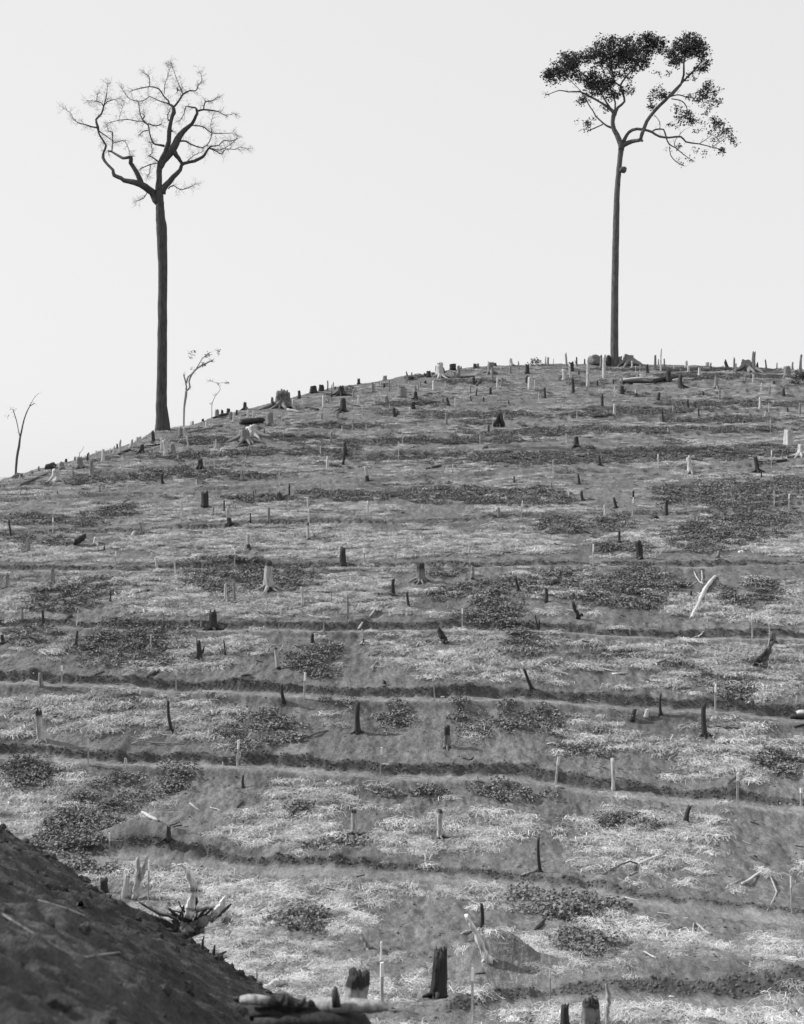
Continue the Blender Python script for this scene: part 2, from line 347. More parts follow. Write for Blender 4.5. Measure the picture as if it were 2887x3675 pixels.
# the near slope the camera stands on
def znear(X, Y):
    z = (-1.28 - .5 * X - .339 * Y) / .85
    s = -.35 + .349 * (X + 8.5) + .937 * (Y - 25.6) + .65 * fbm(X * .4, Y * .4, 3, 71) + .34 * fbm(X * 1.6, Y * 1.6, 4, 72)
    z = z - 1.2 * np.log1p(np.exp(np.clip(s * 5, -30, 30))) / 5
    z = z + .20 * fbm(X * .45, Y * .45, 3, 73) + .22 * fbm(X * 1.6, Y * 1.6, 4, 74) + .06 * fbm(X * 7, Y * 7, 3, 75)
    return np.maximum(z, -13.6)
ax = np.concatenate([np.linspace(-60, -14, 30)[:-1], np.linspace(-14, 5, 420), np.linspace(5, 16, 12)[1:]])
ay = np.concatenate([np.linspace(-60, 1, 30)[:-1], np.linspace(1, 32, 520), np.linspace(32, 60, 12)[1:]])
AX, AY = np.meshgrid(ax, ay, indexing='ij'); AZ = znear(AX, AY); nb = len(ay)
V = np.stack([AX, AY, AZ], 2).reshape(-1, 3)
ii = np.arange(len(ax) - 1)[:, None] * nb + np.arange(nb - 1)[None, :]
Q = np.stack([ii, ii + nb, ii + nb + 1, ii + 1], 2).reshape(-1, 4)
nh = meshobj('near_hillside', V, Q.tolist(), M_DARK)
tag(nh, 'dark shaded slope of turned soil in the near left corner', kind='structure')
def hitnear(x, y):
    d = 4.0; dx = (x - CX) / F; dzz = (CY - y) / F
    while d < 40:
        if float(znear(np.array(dx * d), np.array(d))) > dzz * d: break
        d += .04
    return Vector((dx * d, d, dzz * d))
# ------------------------------------------------------------------ stuff: instanced stalks, vine leaves, clods
def proto(name, V, Fc, mat):
    me = bpy.data.meshes.new(name); me.from_pydata(V, [], Fc); me.materials.append(mat); me.update()
    return bpy.data.objects.new(name, me)
def strands(seed, n, rad, hgt, lo, hi, wlo, whi, up=.0):
    r = random.Random(seed); V = []; Fc = []
    for _ in range(n):
        a = r.uniform(0, 6.28); px = r.gauss(0, rad * .45); py = r.gauss(0, rad * .45); pz = r.uniform(0, hgt * .6)
        L = r.uniform(lo, hi); w_ = (r.uniform(wlo, whi) if r.random() < .84 else r.uniform(.018, .030)) / 2; cur = r.gauss(0, 1.1); el = r.uniform(-.05, .55) + up; k = 4; b = len(V)
        for i in range(k + 1):
            tw = r.gauss(0, .3)
            nx, ny = -math.sin(a + tw) * w_, math.cos(a + tw) * w_
            V += [(px + nx, py + ny, max(pz, -.03)), (px - nx, py - ny, max(pz, -.03) + r.uniform(-1, 1) * w_)]
            px += math.cos(a) * L / k * math.cos(el); py += math.sin(a) * L / k * math.cos(el); pz += math.sin(el) * L / k
            a += cur * .35 + r.gauss(0, .25); el -= .32 + up * .3
        for i in range(k): Fc.append((b + 2 * i, b + 2 * i + 1, b + 2 * i + 3, b + 2 * i + 2))
    return V, Fc
def leaves(seed, n, rad, hgt, slo, shi):
    r = random.Random(seed); V = []; Fc = []
    for _ in range(n):
        q = rad * math.sqrt(r.random()); th = r.uniform(0, 6.28); c = Vector((q * math.cos(th), q * math.sin(th), r.uniform(.02, hgt) * (1 - .5 * (q / rad) ** 2)))
        s_ = r.uniform(slo, shi); a = r.uniform(0, 6.28)
        m = Matrix.Rotation(a, 3, 'Z') @ Matrix.Rotation(r.gauss(0, .55), 3, 'X') @ Matrix.Rotation(r.gauss(0, .55), 3, 'Y')
        b = len(V)
        for p in ((0, -.5, 0), (.42, -.28, .07), (.5, .12, .1), (0, .62, -.06), (-.5, .12, .1), (-.42, -.28, .07), (0, 0, -.03)):
            V.append(tuple(c + m @ (Vector(p) * s_)))
        for i in range(6): Fc.append((b + i, b + (i + 1) % 6, b + 6))
    return V, Fc
def clod(seed, s_):
    r = random.Random(seed); ph = (1 + 5 ** .5) / 2
    P = [(-1, ph, 0), (1, ph, 0), (-1, -ph, 0), (1, -ph, 0), (0, -1, ph), (0, 1, ph), (0, -1, -ph), (0, 1, -ph), (ph, 0, -1), (ph, 0, 1), (-ph, 0, -1), (-ph, 0, 1)]
    Fc = [(0,11,5),(0,5,1),(0,1,7),(0,7,10),(0,10,11),(1,5,9),(5,11,4),(11,10,2),(10,7,6),(7,1,8),(3,9,4),(3,4,2),(3,2,6),(3,6,8),(3,8,9),(4,9,5),(2,4,11),(6,2,10),(8,6,7),(9,8,1)]
    return [tuple(q * s_ * r.uniform(.35, .65) for q in p) for p in P], Fc
def scatter(name, protos, pts, rot, scl, idx):
    col = bpy.data.collections.new(name + '_kinds')
    for p in protos: col.objects.link(p)
    me = bpy.data.meshes.new(name); me.vertices.add(len(pts)); me.vertices.foreach_set('co', np.asarray(pts, np.float32).ravel())
    a = me.attributes.new('rot', 'FLOAT_VECTOR', 'POINT'); a.data.foreach_set('vector', np.asarray(rot, np.float32).ravel())
    a = me.attributes.new('scl', 'FLOAT', 'POINT'); a.data.foreach_set('value', np.asarray(scl, np.float32))
    a = me.attributes.new('idx', 'INT', 'POINT'); a.data.foreach_set('value', np.asarray(idx, np.int32))
    o = bpy.data.objects.new(name, me); C.objects.link(o)
    g = bpy.data.node_groups.new(name, 'GeometryNodeTree')
    g.interface.new_socket('Geometry', in_out='INPUT', socket_type='NodeSocketGeometry'); g.interface.new_socket('Geometry', in_out='OUTPUT', socket_type='NodeSocketGeometry')
    gi = g.nodes.new('NodeGroupInput'); go = g.nodes.new('NodeGroupOutput'); ip = g.nodes.new('GeometryNodeInstanceOnPoints')
    ci = g.nodes.new('GeometryNodeCollectionInfo'); ci.inputs['Collection'].default_value = col; ci.inputs['Separate Children'].default_value = True; ci.inputs['Reset Children'].default_value = True
    ip.inputs['Pick Instance'].default_value = True
    def na(nm, ty):
        x = g.nodes.new('GeometryNodeInputNamedAttribute'); x.data_type = ty; x.inputs[0].default_value = nm
        return [q for q in x.outputs if q.enabled and q.name == 'Attribute'][0]
    L = g.links.new
    L(gi.outputs[0], ip.inputs['Points']); L(ci.outputs[0], ip.inputs['Instance']); L(na('idx', 'INT'), ip.inputs['Instance Index'])
    L(na('rot', 'FLOAT_VECTOR'), ip.inputs['Rotation']); L(na('scl', 'FLOAT'), ip.inputs['Scale']); L(ip.outputs[0], go.inputs[0])
    md = o.modifiers.new('scatter', 'NODES'); md.node_group = g
    return o
def sample(n, fn, x0=-150, x1=3040, y0=1320, y1=3760):
    """points spread evenly over the ground, kept with probability fn"""
    out = []
    x = rng.uniform(x0, x1, n); y = rng.uniform(0, 1, n)
    yg = np.arange(y0, y1, 4.); dg = D(yg); wgt = dg * np.abs(np.gradient(dg, yg)); cdf = np.cumsum(wgt); cdf /= cdf[-1]
    y = np.interp(y, cdf, yg); ok = y > ysil(x) + 2
    x = x[ok]; y = y[ok]; d = D(y)
    dz_, pa, bk, br = delta(x, d)
    p = fn(x, y, d, pa, bk, br); k = rng.random(len(x)) < p
    x, y, d, dz_ = x[k], y[k], d[k], dz_[k]
    return np.stack([(x - CX) * d / F, d, ZS(d) + dz_], 1), p[k]
def rots(n, tilt=.2): return np.stack([rng.normal(.22, tilt, n), rng.normal(0, tilt, n), rng.uniform(0, 6.28, n)], 1) if False else np.stack([np.full(n, .0), np.zeros(n), rng.uniform(0, 6.28, n)], 1)
# ------------------------------------------------------------------ things standing on the slope
TO = {'A': (0, 1200), 'B': (950, 1200), 'C': (1887, 1200), 'D': (0, 1750), 'E': (950, 1750), 'F': (1887, 1750), 'G': (0, 2300), 'H': (950, 2300), 'I': (1887, 2300), 'J': (0, 2850), 'K': (950, 2850), 'L': (1887, 2850)}
def src(t, x, y): o = TO[t]; return o[0] + x / 1.708, o[1] + y / 1.708
ORD = ['first', 'second', 'third', 'fourth', 'fifth', 'sixth', 'seventh', 'eighth', 'ninth', 'tenth', 'eleventh', 'twelfth', 'thirteenth', 'fourteenth', 'fifteenth', 'sixteenth', 'seventeenth', 'eighteenth', 'nineteenth', 'twentieth']
RECS = []                                                          # (object, source x, kind words, place words)
def where(x, y):
    n = sum(1 for k in range(1, 7) if yter(k, x) > y - 4)
    side = 'left' if x < 962 else ('middle' if x < 1925 else 'right')
    if y < ysil(x) + 34: return 'on the crest skyline, %s' % side
    if n == 0: return 'below the lowest terrace path'
    if n < 6: return 'above the %s path from the bottom' % ORD[n - 1]
    if y > yter(7, x): return 'below the upper slope, above the sixth path'
    return 'on the upper slope, %s' % side
def body(x, yb, yt, wpx, lean, col, flags, seed):
    random.seed(seed)
    B = hit(x, yb - 1); m = B.y / F
    h = max((yb - yt) * m, .12); r = max(wpx * m / 2, .025)
    g = Geo(); tone = {'p': .52, 'g': .24, 'k': .05, 'm': .42, 'b': .40}[col]
    n = 8; lx = lean * m; ly = random.uniform(-.08, .08) * h
    squat = h / (2 * r)
    P = []; rad = []; ch = []
    big = wpx > 20
    sides = 16 if big else (10 if wpx > 7 else 7)
    ts = [-.12, 0, .06, .15, .3, .5, .7, .87, 1.0]
    bend = random.uniform(-.05, .05) * h
    for t_ in ts:
        P.append(Vector((lx * t_ + bend * math.sin(t_ * 3.1), ly * t_, h * t_)))
        tp = 1.12 - .26 * t_ if 'n' not in flags else 1.0
        rad.append(r * tp * (1.15 if 0 < t_ <= .06 else 1.0))
        if col == 'k': ch.append(.85 + .15 * t_ if 'w' not in flags else .6)
        elif col == 'p': ch.append(.12)
        elif col == 'g': ch.append(.22 + .15 * (t_ > .8))
        elif col == 'm': ch.append(.1 + .9 * (t_ > .9) + .55 * (t_ < .12))
        else: ch.append(.1 + .8 * (t_ < .45))
    if col == 'm' : ch[-2] = .45
    fl = .75 if 'f' in flags else .22
    g.tube(P, rad, sides, tone, ch, .09 if not 'r' in flags else .2, 4 if 'f' in flags else 3, fl, min(.13 * h, r * (.5 if 'j' not in flags else 1.3)), r * (.8 if 'h' in flags else .25), slant=random.choice((0, .3, .6, 1.0) if wpx < 12 and 'n' not in flags else (0, .15, .3)) * r)
    if 'v' in flags:                                              # a side splinter
        a = random.choice((-1, 1)); g.tube([P[2], P[2] + Vector((a * r * 1.5, 0, h * .3)), P[2] + Vector((a * r * 2.2, 0, h * .62))], [r * .6, r * .5, r * .15], 7, tone, ch[3])
    return B, m, h, r, g, tone
def root(B, ang, L, r, tone, char, name, parent):
    g = Geo(); P = []; n = 5
    a = ang
    p = Vector((0, 0, 0))
    x, y = B.x, B.y
    for i in range(n):
        t_ = i / (n - 1)
        gz = ground(x, y) - B.z
        P.append(Vector((x - B.x, y - B.y, (gz + r * .4 + (1 - t_) ** 2 * r * 2.6) if i < n - 1 else gz - .08)))
        a += random.gauss(0, .22); x += math.cos(a) * L / (n - 1); y += math.sin(a) * L / (n - 1)
    g.tube(P, [r * 1.3, r, r * .75, r * .5, r * .2], 7, tone, char, .12)
    return g.obj(name, M_WOOD, parent)
SEED = [1000]; OCC = []
def standing(t, x, yb, yt, wpx, col, flags='', lean=0, label=None, name=None, cat=None):
    SEED[0] += 1
    sx, sy = src(t, x, yb); yt = src(t, x, yt)[1]; wpx = wpx * 1.17 / 1.708; lean = lean / 1.708
    B, m, h, r, g, tone = body(sx, sy, yt, wpx, lean, col, flags, SEED[0])
    asp = (sy - yt) / wpx; OCC.append((B.x, B.y, .35 + r * 1.6 + (r * 1.5 if 'f' in flags else 0)))
    thin = asp > 5.2
    nm = name or ('wooden_post' if thin else 'tree_stump'); ct = cat or ('post' if thin else 'tree stump')
    if 'f' in flags and wpx > 7:
        o = empty(nm, B); g.obj('trunk', M_WOOD, o)
        nr = 5 if wpx > 20 else 3
        for k in range(nr):
            root(B, -math.pi * (.05 + .9 * (k + random.uniform(.1, .9)) / nr), r * random.uniform(2.8, 4.8), r * .46, tone, {'k': .9, 'p': .15, 'g': .3, 'm': .45, 'b': .8}[col], 'root', o)
    else:
        o = g.obj(nm, M_WOOD, None, B)
    cw = {'k': 'charred black', 'p': 'pale bleached', 'g': 'weathered grey', 'm': 'pale black-topped', 'b': 'pale black-based'}[col]
    ln = '' if abs(lean) < .12 * (sy - yt) else ('left-leaning ' if lean < 0 else 'right-leaning ')
    form = 'thin post' if thin else ('squat stump' if asp < 2.2 else 'stump')
    if 'f' in flags and not thin: form = 'root-flared stump' if asp >= 2.2 else 'squat flared stump'
    tag(o, label, ct, 'burnt and bleached stumps left on the hillside' if not thin else 'thin dead posts and saplings left on the hillside')
    if not label: RECS.append((o, sx, ln + cw + ' ' + form, where(sx, sy)))
    return o
def stake(t, x, yb, yt, lean=0, wpx=None, label=None):
    SEED[0] += 1; random.seed(SEED[0])
    sx, sy = src(t, x, yb); yt = src(t, x, yt)[1]; lean = lean / 1.708
    B = hit(sx, sy - 1); m = B.y / F; OCC.append((B.x, B.y, .25)); h = (sy - yt) * m; wd = (wpx / 1.708 * m if wpx else random.uniform(.062, .078)); dp = wd * .6
    lx = lean * m; ly = random.uniform(-.04, .04); a = random.uniform(-.5, .5); ca, sa = math.cos(a), math.sin(a)
    def box(t0, t1, k, tone, point=False):
        g = Geo(); 
        for t_ in (t0, (t0 + t1) / 2, t1):
            for qx, qy in ((-1, -1), (1, -1), (1, 1), (-1, 1)):
                X = qx * wd / 2 * k; Y = qy * dp / 2 * k
                g.V.append(Vector((lx * t_ + X * ca - Y * sa, ly * t_ + X * sa + Y * ca, h * t_ + (random.uniform(-.5, .5) * .02 if t_ == t1 else 0)))); g.tone.append(tone * random.uniform(.85, 1.1)); g.char.append(.12)
        for s_ in (0, 4):
            for k_ in range(4): g.F.append((s_ + k_, s_ + (k_ + 1) % 4, s_ + 4 + (k_ + 1) % 4, s_ + 4 + k_))
        g.F.append((8, 9, 10, 11)); g.F.append((3, 2, 1, 0)); return g
    cut = random.uniform(.66, .78)
    if sy - yt > 55:
        o = empty('planting_stake', B); box(-.1, cut, 1, .5).obj('shaft', M_WOOD, o, smooth=False)
        box(cut - .01, 1, 1.12, .8).obj('whitened_tip', M_PAINT, o, smooth=False)
    else:
        o = box(-.15, 1, 1.05, .75).obj('planting_stake', M_WOOD, None, B, smooth=False)
    tag(o, label, 'stake', 'thin white planting stakes set out along the terraces')
    if not label: RECS.append((o, sx, 'thin white planting stake', where(sx, sy)))
# ---- (tile, [(x, base y, top y, lean)...]) the white stakes
STK = {'A': [(1092,775,742),(750,838,745),(1316,835,770),(1505,768,742),(1313,705,655),(1325,690,645),(780,970,895),(120,985,950),(1204,925,890),(195,890,868)],
'B': [(105,540,490),(114,630,598),(343,735,685),(231,430,400),(475,595,565),(598,505,430),(622,585,555),(672,430,393),(822,750,660),(845,670,590),(943,570,540),(1026,630,605),(1168,445,390),(1320,695,620),(1398,575,505),(1154,895,795),(590,895,815),(90,925,848),(766,460,430),(1486,280,255),(1656,335,280),(1680,400,360),(882,310,285),(1107,320,285),(1300,240,220),(712,310,290)],
'C': [(70,210,175),(80,400,362),(675,235,195),(700,230,202),(908,215,190),(903,480,438),(314,515,465),(250,665,610),(872,600,575),(1490,475,422),(1500,600,512),(1507,820,710),(813,820,735),(168,855,768),(1578,300,255),(262,990,935),(545,385,318)],
'D': [(325,285,185),(785,225,168),(709,515,395),(1073,525,445,-3),(1440,495,378),(470,845,755,10),(1232,850,735),(193,435,400),(1322,200,165)],
'E': [(965,215,105),(1573,195,82,8),(612,480,370),(1257,465,375),(1212,865,742),(362,875,765),(264,125,62)],
'F': [(652,175,60,8),(416,480,348),(432,890,755),(1390,920,768),(1523,105,20),(1612,150,38,4)],
'G': [(378,285,155,4),(1080,310,180),(542,765,600),(1455,775,610,10)],
'H': [(242,355,195,8),(1043,355,190,-12),(708,825,655,10)],
'I': [(1163,425,265,3),(1297,1000,812,6),(1690,1010,905),(184,880,712,20)],
'J': [(910,655,405,6),(672,395,240),(1572,440,275),(1577,1200,1065)],
'K': [(713,1235,905,3),(920,485,320,-4)],
'L': [(150,1300,1068,0),(1632,730,505,-6),(498,600,400,18)]}
for t_, L_ in STK.items():
    for q in L_: stake(t_, *q[:3], lean=(q[3] if len(q) > 3 else 0), wpx=(8 if t_ in 'KLJ' else None))
stake('K', 720, 1290, 1035, wpx=18, label='thick white-topped stake just in front of a slimmer stake at bottom centre')
stake('K', 1272, 1400, 1065, 4, wpx=14, label='white-topped stake right of the big black stump at the bottom edge')
# ---- (tile, [(x, base, top, width, colour, flags, lean)...]) stumps and posts
ST = {'A': [(490,820,758,34,'g','f'),(568,865,775,20,'g','f',-6),(632,780,705,16,'p'),(700,730,690,14,'p'),(738,720,655,12,'p','j'),(720,700,675,10,'k'),(800,695,645,14,'p','',12),(848,692,635,42,'p','j',4),(872,728,680,24,'k','f'),(942,665,600,18,'k','j',-6),(993,710,642,14,'p'),(1018,735,650,20,'p','',-12),(1058,730,675,26,'g','f'),(1108,620,572,16,'g'),(1130,635,575,12,'p'),(1160,700,625,8,'p','',-12),
 (1270,580,540,16,'p','f'),(1218,585,560,10,'g'),(1330,510,465,22,'g','h'),(1365,480,450,14,'k'),(1400,480,453,22,'k'),(1415,520,478,20,'g','h'),(1435,530,490,10,'p'),(1453,500,465,12,'k'),(1520,505,468,12,'p'),(1555,505,470,10,'p'),(1503,462,420,20,'k','f'),(1670,418,380,14,'g'),(1232,820,768,28,'k','f',-4),(998,915,862,14,'k','',-8),(1487,880,835,13,'g'),(612,965,930,10,'g'),(1348,695,670,6,'g'),
 (405,775,758,14,'k'),(460,770,750,8,'k'),(1185,550,528,8,'k'),(675,727,700,6,'p'),(1245,532,518,12,'k'),(240,838,812,10,'g'),(380,828,788,24,'g','f'),(345,898,832,38,'p','f'),(1550,640,562,58,'p','fr'),(160,880,850,10,'p'),(215,870,846,8,'p'),(545,745,728,10,'g'),(590,738,716,8,'p'),(1172,560,535,6,'p')],
'B': [(48,420,385,14,'k'),(177,440,400,14,'p'),(300,360,318,34,'k','j'),(347,348,312,26,'k','j'),(387,345,285,8,'g'),(578,302,270,16,'k'),(470,372,322,36,'k','f'),(362,450,385,15,'p'),(578,430,380,12,'p','j'),(545,390,355,10,'g'),(445,515,475,16,'g','j'),(352,525,488,11,'g'),(545,585,520,9,'g','',-4),(740,272,245,22,'g','h'),(875,240,218,8,'k','',-6),(903,245,232,8,'g'),(1005,262,225,22,'k','v'),(1052,222,182,6,'g'),(1075,262,180,36,'p','f'),(1090,222,172,18,'k','',-14),
 (1153,210,180,32,'k','n'),(1188,265,195,18,'g'),(1168,270,235,14,'g'),(1288,208,180,18,'k'),(1307,205,182,18,'g'),(1385,240,175,32,'g','f'),(1412,192,176,16,'k'),(1395,270,205,9,'g'),(1512,187,145,18,'p','f',-4),(1508,240,198,12,'g'),(1610,240,185,22,'k'),(1430,335,268,11,'p'),(1455,318,275,12,'g'),(1628,338,265,22,'p','n'),(1607,295,260,11,'k'),(1282,312,265,16,'k','v'),(1042,344,290,20,'p','n'),(945,350,295,6,'g'),(910,455,418,24,'k','h'),(893,490,450,14,'p'),
 (800,505,452,18,'k','v',-6),(840,385,325,42,'g','j'),(745,425,380,22,'g','h'),(733,330,310,12,'k'),(665,355,305,16,'g'),(1095,428,395,8,'k'),(1130,435,390,14,'k','',-12),(1375,600,556,11,'k'),(1115,550,490,13,'g'),(1385,370,330,14,'k'),(1343,412,385,8,'k'),(1497,425,405,7,'k'),(410,660,605,12,'g'),(153,990,918,10,'k'),(97,1015,968,20,'k','f',-12),(1530,912,870,9,'k'),(387,820,755,12,'p'),(1262,365,320,9,'g'),(393,425,390,8,'g'),
 (765,350,288,8,'g'),(1600,505,465,6,'g'),(1365,248,205,6,'p'),(1415,180,165,8,'k'),(985,300,292,14,'k'),(1068,250,215,5,'g'),(1205,205,190,7,'k'),(1450,220,200,6,'p'),(1560,215,195,6,'g'),(632,905,812,17,'b','f',-12),(690,478,455,6,'g'),(955,320,290,10,'g')],
'C': [(125,192,138,6,'g'),(140,195,142,11,'g'),(172,188,150,3,'g'),(252,193,118,11,'g','',-6),(312,192,140,8,'k','v'),(280,228,172,28,'k','n'),(362,182,152,8,'k'),(425,184,143,68,'g','nr'),(462,205,135,13,'g'),(484,265,130,19,'p'),(507,190,138,26,'k'),(575,186,140,32,'g','j'),(635,184,128,50,'g','fj'),(652,205,165,9,'p'),(235,282,217,20,'p','n'),(277,268,187,12,'p','',-6),(292,362,268,15,'k','',-6),(382,318,145,16,'p'),(120,392,328,12,'k','',-4),(470,445,375,14,'k'),
 (677,382,332,16,'b','h'),(590,365,318,20,'k','v'),(590,305,265,8,'g'),(544,495,430,13,'p'),(845,545,458,12,'k','',-6),(795,205,128,12,'g'),(830,225,92,9,'p','j'),(815,178,145,6,'g'),(848,195,150,8,'g'),(750,240,188,14,'k','',-6),(875,292,225,26,'k','n'),(952,325,255,24,'k','f'),(985,205,165,14,'p','j'),(998,232,195,13,'p'),(1065,252,210,14,'p'),(1110,192,170,22,'p','n'),(1136,208,178,8,'k'),(1234,205,165,16,'k','j',-12),(1280,212,148,12,'g'),(1290,235,180,8,'g'),(1355,218,165,56,'g','fh'),(1402,225,110,19,'g'),(1418,218,180,13,'k'),
 (1475,210,158,8,'k','',-6),(1541,210,178,6,'k'),(1637,215,170,10,'g'),(1685,215,128,13,'g','',4),(1602,262,200,36,'g','n'),(1347,292,250,8,'g'),(1396,295,248,11,'p'),(1172,332,262,20,'g','f'),(1190,400,330,10,'g'),(1448,345,300,10,'p'),(1492,365,322,10,'g','',6),(1582,380,335,14,'k'),(1437,457,388,12,'p'),(998,450,405,12,'k','',-4),(1040,458,420,6,'k'),(1683,495,425,13,'g'),(1605,475,450,8,'k'),(308,690,632,26,'k','fj'),(1008,845,752,24,'p','f',-12),(1420,845,750,26,'k','f',-16),(1445,880,840,8,'k'),(457,805,750,15,'k','f',-6),(328,917,860,12,'k','f',-8),
 (160,945,905,9,'g'),(350,1018,962,15,'k','f',-6),(660,1010,960,11,'k'),(440,312,285,9,'k'),(538,302,280,6,'k'),(265,312,270,6,'g'),(12,300,255,8,'k'),(1690,745,680,38,'p','f'),(1335,240,222,6,'g'),(1600,205,190,5,'g'),(950,235,205,7,'g'),(1520,430,408,6,'p')],
'D': [(72,312,200,10,'k','',-18),(175,388,305,20,'g','f'),(590,348,308,26,'p','fj'),(640,397,360,10,'k'),(873,278,218,17,'g','f',-14),(1258,120,30,36,'k','n'),(1376,150,80,9,'k'),(1310,170,115,7,'g'),(1412,224,128,22,'b','f',-16),(1445,140,115,5,'g'),(1536,210,158,8,'k'),(1650,212,128,15,'g','f'),(1555,52,20,5,'k'),(1568,50,14,4,'k'),(1528,380,300,15,'b','f',-8),(322,588,492,20,'g','f'),(44,612,535,20,'g','f'),(140,812,740,14,'g','f'),(268,848,750,14,'k','f',-6),(676,697,640,9,'k'),(1384,690,590,14,'p','f'),(1442,705,575,16,'g','f',-6),(24,957,900,18,'k','f',-10),(468,965,880,11,'k','f',8),(927,982,905,7,'p'),
 (1112,202,85,10,'p'),(965,508,435,12,'p','',-8)],
'E': [(480,487,372,34,'k','j'),(1425,152,135,8,'g'),(100,82,35,18,'k','f',-10),(635,175,85,11,'p'),(1222,135,105,6,'g'),(1437,182,125,17,'g','',-4),(272,222,135,9,'p'),(272,318,222,15,'m','f',-6),(30,622,462,44,'m','f'),(790,662,562,20,'k','f'),(884,732,645,13,'k','',-12),(1560,635,550,15,'k','f',-22),(232,727,612,13,'p','j',-8),(508,805,660,10,'g'),(605,967,870,9,'b','f',-8),(296,952,895,18,'k','j'),(700,668,650,8,'k'),(1684,878,808,7,'k'),(1680,878,780,9,'k','',-20),(410,705,635,5,'g')],
'F': [(555,125,65,15,'k','f',-14),(485,180,105,14,'p'),(864,172,78,17,'k','n'),(575,337,265,13,'k','f'),(700,438,330,32,'k','n',-14),(1187,430,392,22,'g','f'),(128,702,618,16,'k','f'),(640,905,868,9,'g'),(1015,662,632,11,'k')],
'G': [(258,278,190,21,'g','j',-6),(1055,555,368,16,'k','f',-20),(1220,107,3,26,'k','vj',-4),(1382,87,-5,8,'k','f',-8),(1492,897,828,13,'k','f'),(772,768,722,15,'p','f'),(1368,777,745,8,'p')],
'H': [(85,172,42,18,'m','',-18),(118,372,268,18,'k','f',-12),(573,566,382,24,'k','f',0),(735,262,245,16,'k'),(1640,300,170,15,'k','f',-50)],
'I': [(537,920,722,19,'p','n',-4),(828,448,330,13,'k','fj'),(1100,582,385,25,'k','fj',-4),(655,487,425,24,'k','j',16),(738,467,420,20,'p','j',8),(1662,370,335,8,'p'),],
'J': [(640,602,520,40,'k','n'),(1035,278,200,26,'k','fj'),(765,632,505,30,'p','j',18)],
'K': [(553,247,102,30,'m','f',-6),(1080,268,100,28,'m','f',0),(1690,475,265,14,'k','f',-12),(1328,847,668,24,'k','j')],
'L': [(985,160,72,22,'k','j',22),(243,1420,1293,42,'k','h')]}
for t_, L_ in ST.items():
    for q in L_:
        standing(t_, *q[:5], flags=(q[5] if len(q) > 5 else ''), lean=(q[6] if len(q) > 6 else 0))

rs = random.Random(99)                                           # the many small remains dotted along the crest and the upper slope
for i in range(46):
    x = rs.uniform(60, 2860); y = ysil(x) + rs.choice((6, 10, 16, 30, 60, 90, 130, 170)) * rs.uniform(.8, 1.3)
    hh = rs.uniform(12, 30) if i % 4 else rs.uniform(28, 48); t_ = 'A'
    standing('A', x * 1.708, (y - 1200) * 1.708, (y - 1200) * 1.708 - hh, rs.choice((6, 7, 9, 12, 16)), rs.choice('kggkp'), rs.choice(('', 'j', 'f', 'v')), rs.uniform(-.2, .2) * hh)
# ------------------------------------------------------------------ single stumps, snags and root masses worth a description of their own
def px(t, x, y, d):                                               # a point at distance d on the line of sight, for pieces that rise off the ground
    sx, sy = src(t, x, y); return Vector(((sx - CX) * d / F, d, (CY - sy) * d / F))
def bigstump(t, x, yb, yt, w_, col, label, spikes, nroot, lean=0, name='tree_stump', tone=None, hollow=1., flare=.5, chars=None):
    SEED[0] += 1; random.seed(SEED[0])
    sx, sy = src(t, x, yb); B = hit(sx, sy - 1); m = B.y / F / 1.708; h = (yb - yt) * m; r = w_ * m / 2; lx = lean * m
    OCC.append((B.x, B.y, .45 + r * 3))
    tone = tone or {'k': .06, 'g': .22, 'p': .5}[col]; cv = {'k': .9, 'g': .3, 'p': .12}[col]
    o = empty(name, B); g = Geo()
    ts = [-.1, 0, .08, .2, .4, .6, .8, .95]
    ch = chars or [cv] * 8
    g.tube([Vector((lx * q, 0, h * q)) for q in ts], [r * (1.15 - .25 * q) for q in ts], 22, tone, ch, .11, 5, flare, h * .07, min(r * hollow, h * .5))
    g.obj('trunk', M_WOOD, o)
    for (dx, w2, top) in spikes:                                  # splintered shell standing above the break
        g = Geo(); bx = dx * r * .8; b = Vector((lx * .8 + bx, -r * .25, h * .72)); tp = Vector((lx + bx * 1.05, -r * .2, h * top))
        g.tube([b, (b + tp) / 2, tp], [r * w2, r * w2 * .8, r * w2 * .35], 7, tone * 1.1, ch[-1], .2, jag=r * .15); g.obj('splinter', M_WOOD, o)
    for k in range(nroot):
        root(B, -math.pi * (.02 + .96 * (k + .5) / nroot) + random.gauss(0, .1), r * random.uniform(2.4, 4.2), r * .40, tone, cv, 'root', o)
    tag(o, label, 'tree stump', 'burnt and bleached stumps left on the hillside'); return o
bigstump('B', 112, 442, 350, 80, 'g', 'big grey splintered stump with tall jagged shell at the crest, left of centre', [(-.7,.35,1.0),(-.2,.3,1.12),(.3,.35,1.08),(.85,.3,1.05)], 5, chars=[.5]*8)
bigstump('B', 483, 465, 392, 34, 'k', 'black buttressed stump with one long root running right, upper slope left of centre', [(.2,.4,1.05)], 5, chars=[.3,.3,.5,.7,.9,.9,.9,1])
bigstump('B', 926, 397, 352, 20, 'k', 'black stump with wide spreading buttress roots high in the middle of the slope', [(.1,.4,1.3)], 6)
bigstump('A', 1500, 652, 585, 62, 'g', 'wide grey ribbed stump beside a pale broken one, left upper slope', [(-.6,.25,1.1),(0,.3,1.05),(.6,.3,1.1)], 6)
bigstump('A', 1655, 556, 478, 36, 'g', 'grey buttressed stump right of the thick black log near the crest', [(0,.4,1.1)], 4)
bigstump('C', 1612, 676, 580, 50, 'p', 'pale upright broken stump at the far right of the upper slope', [(-.6,.3,1.08),(.4,.4,1.02)], 0, chars=[.3,.3,.15,.1,.1,.2,.35,.5])
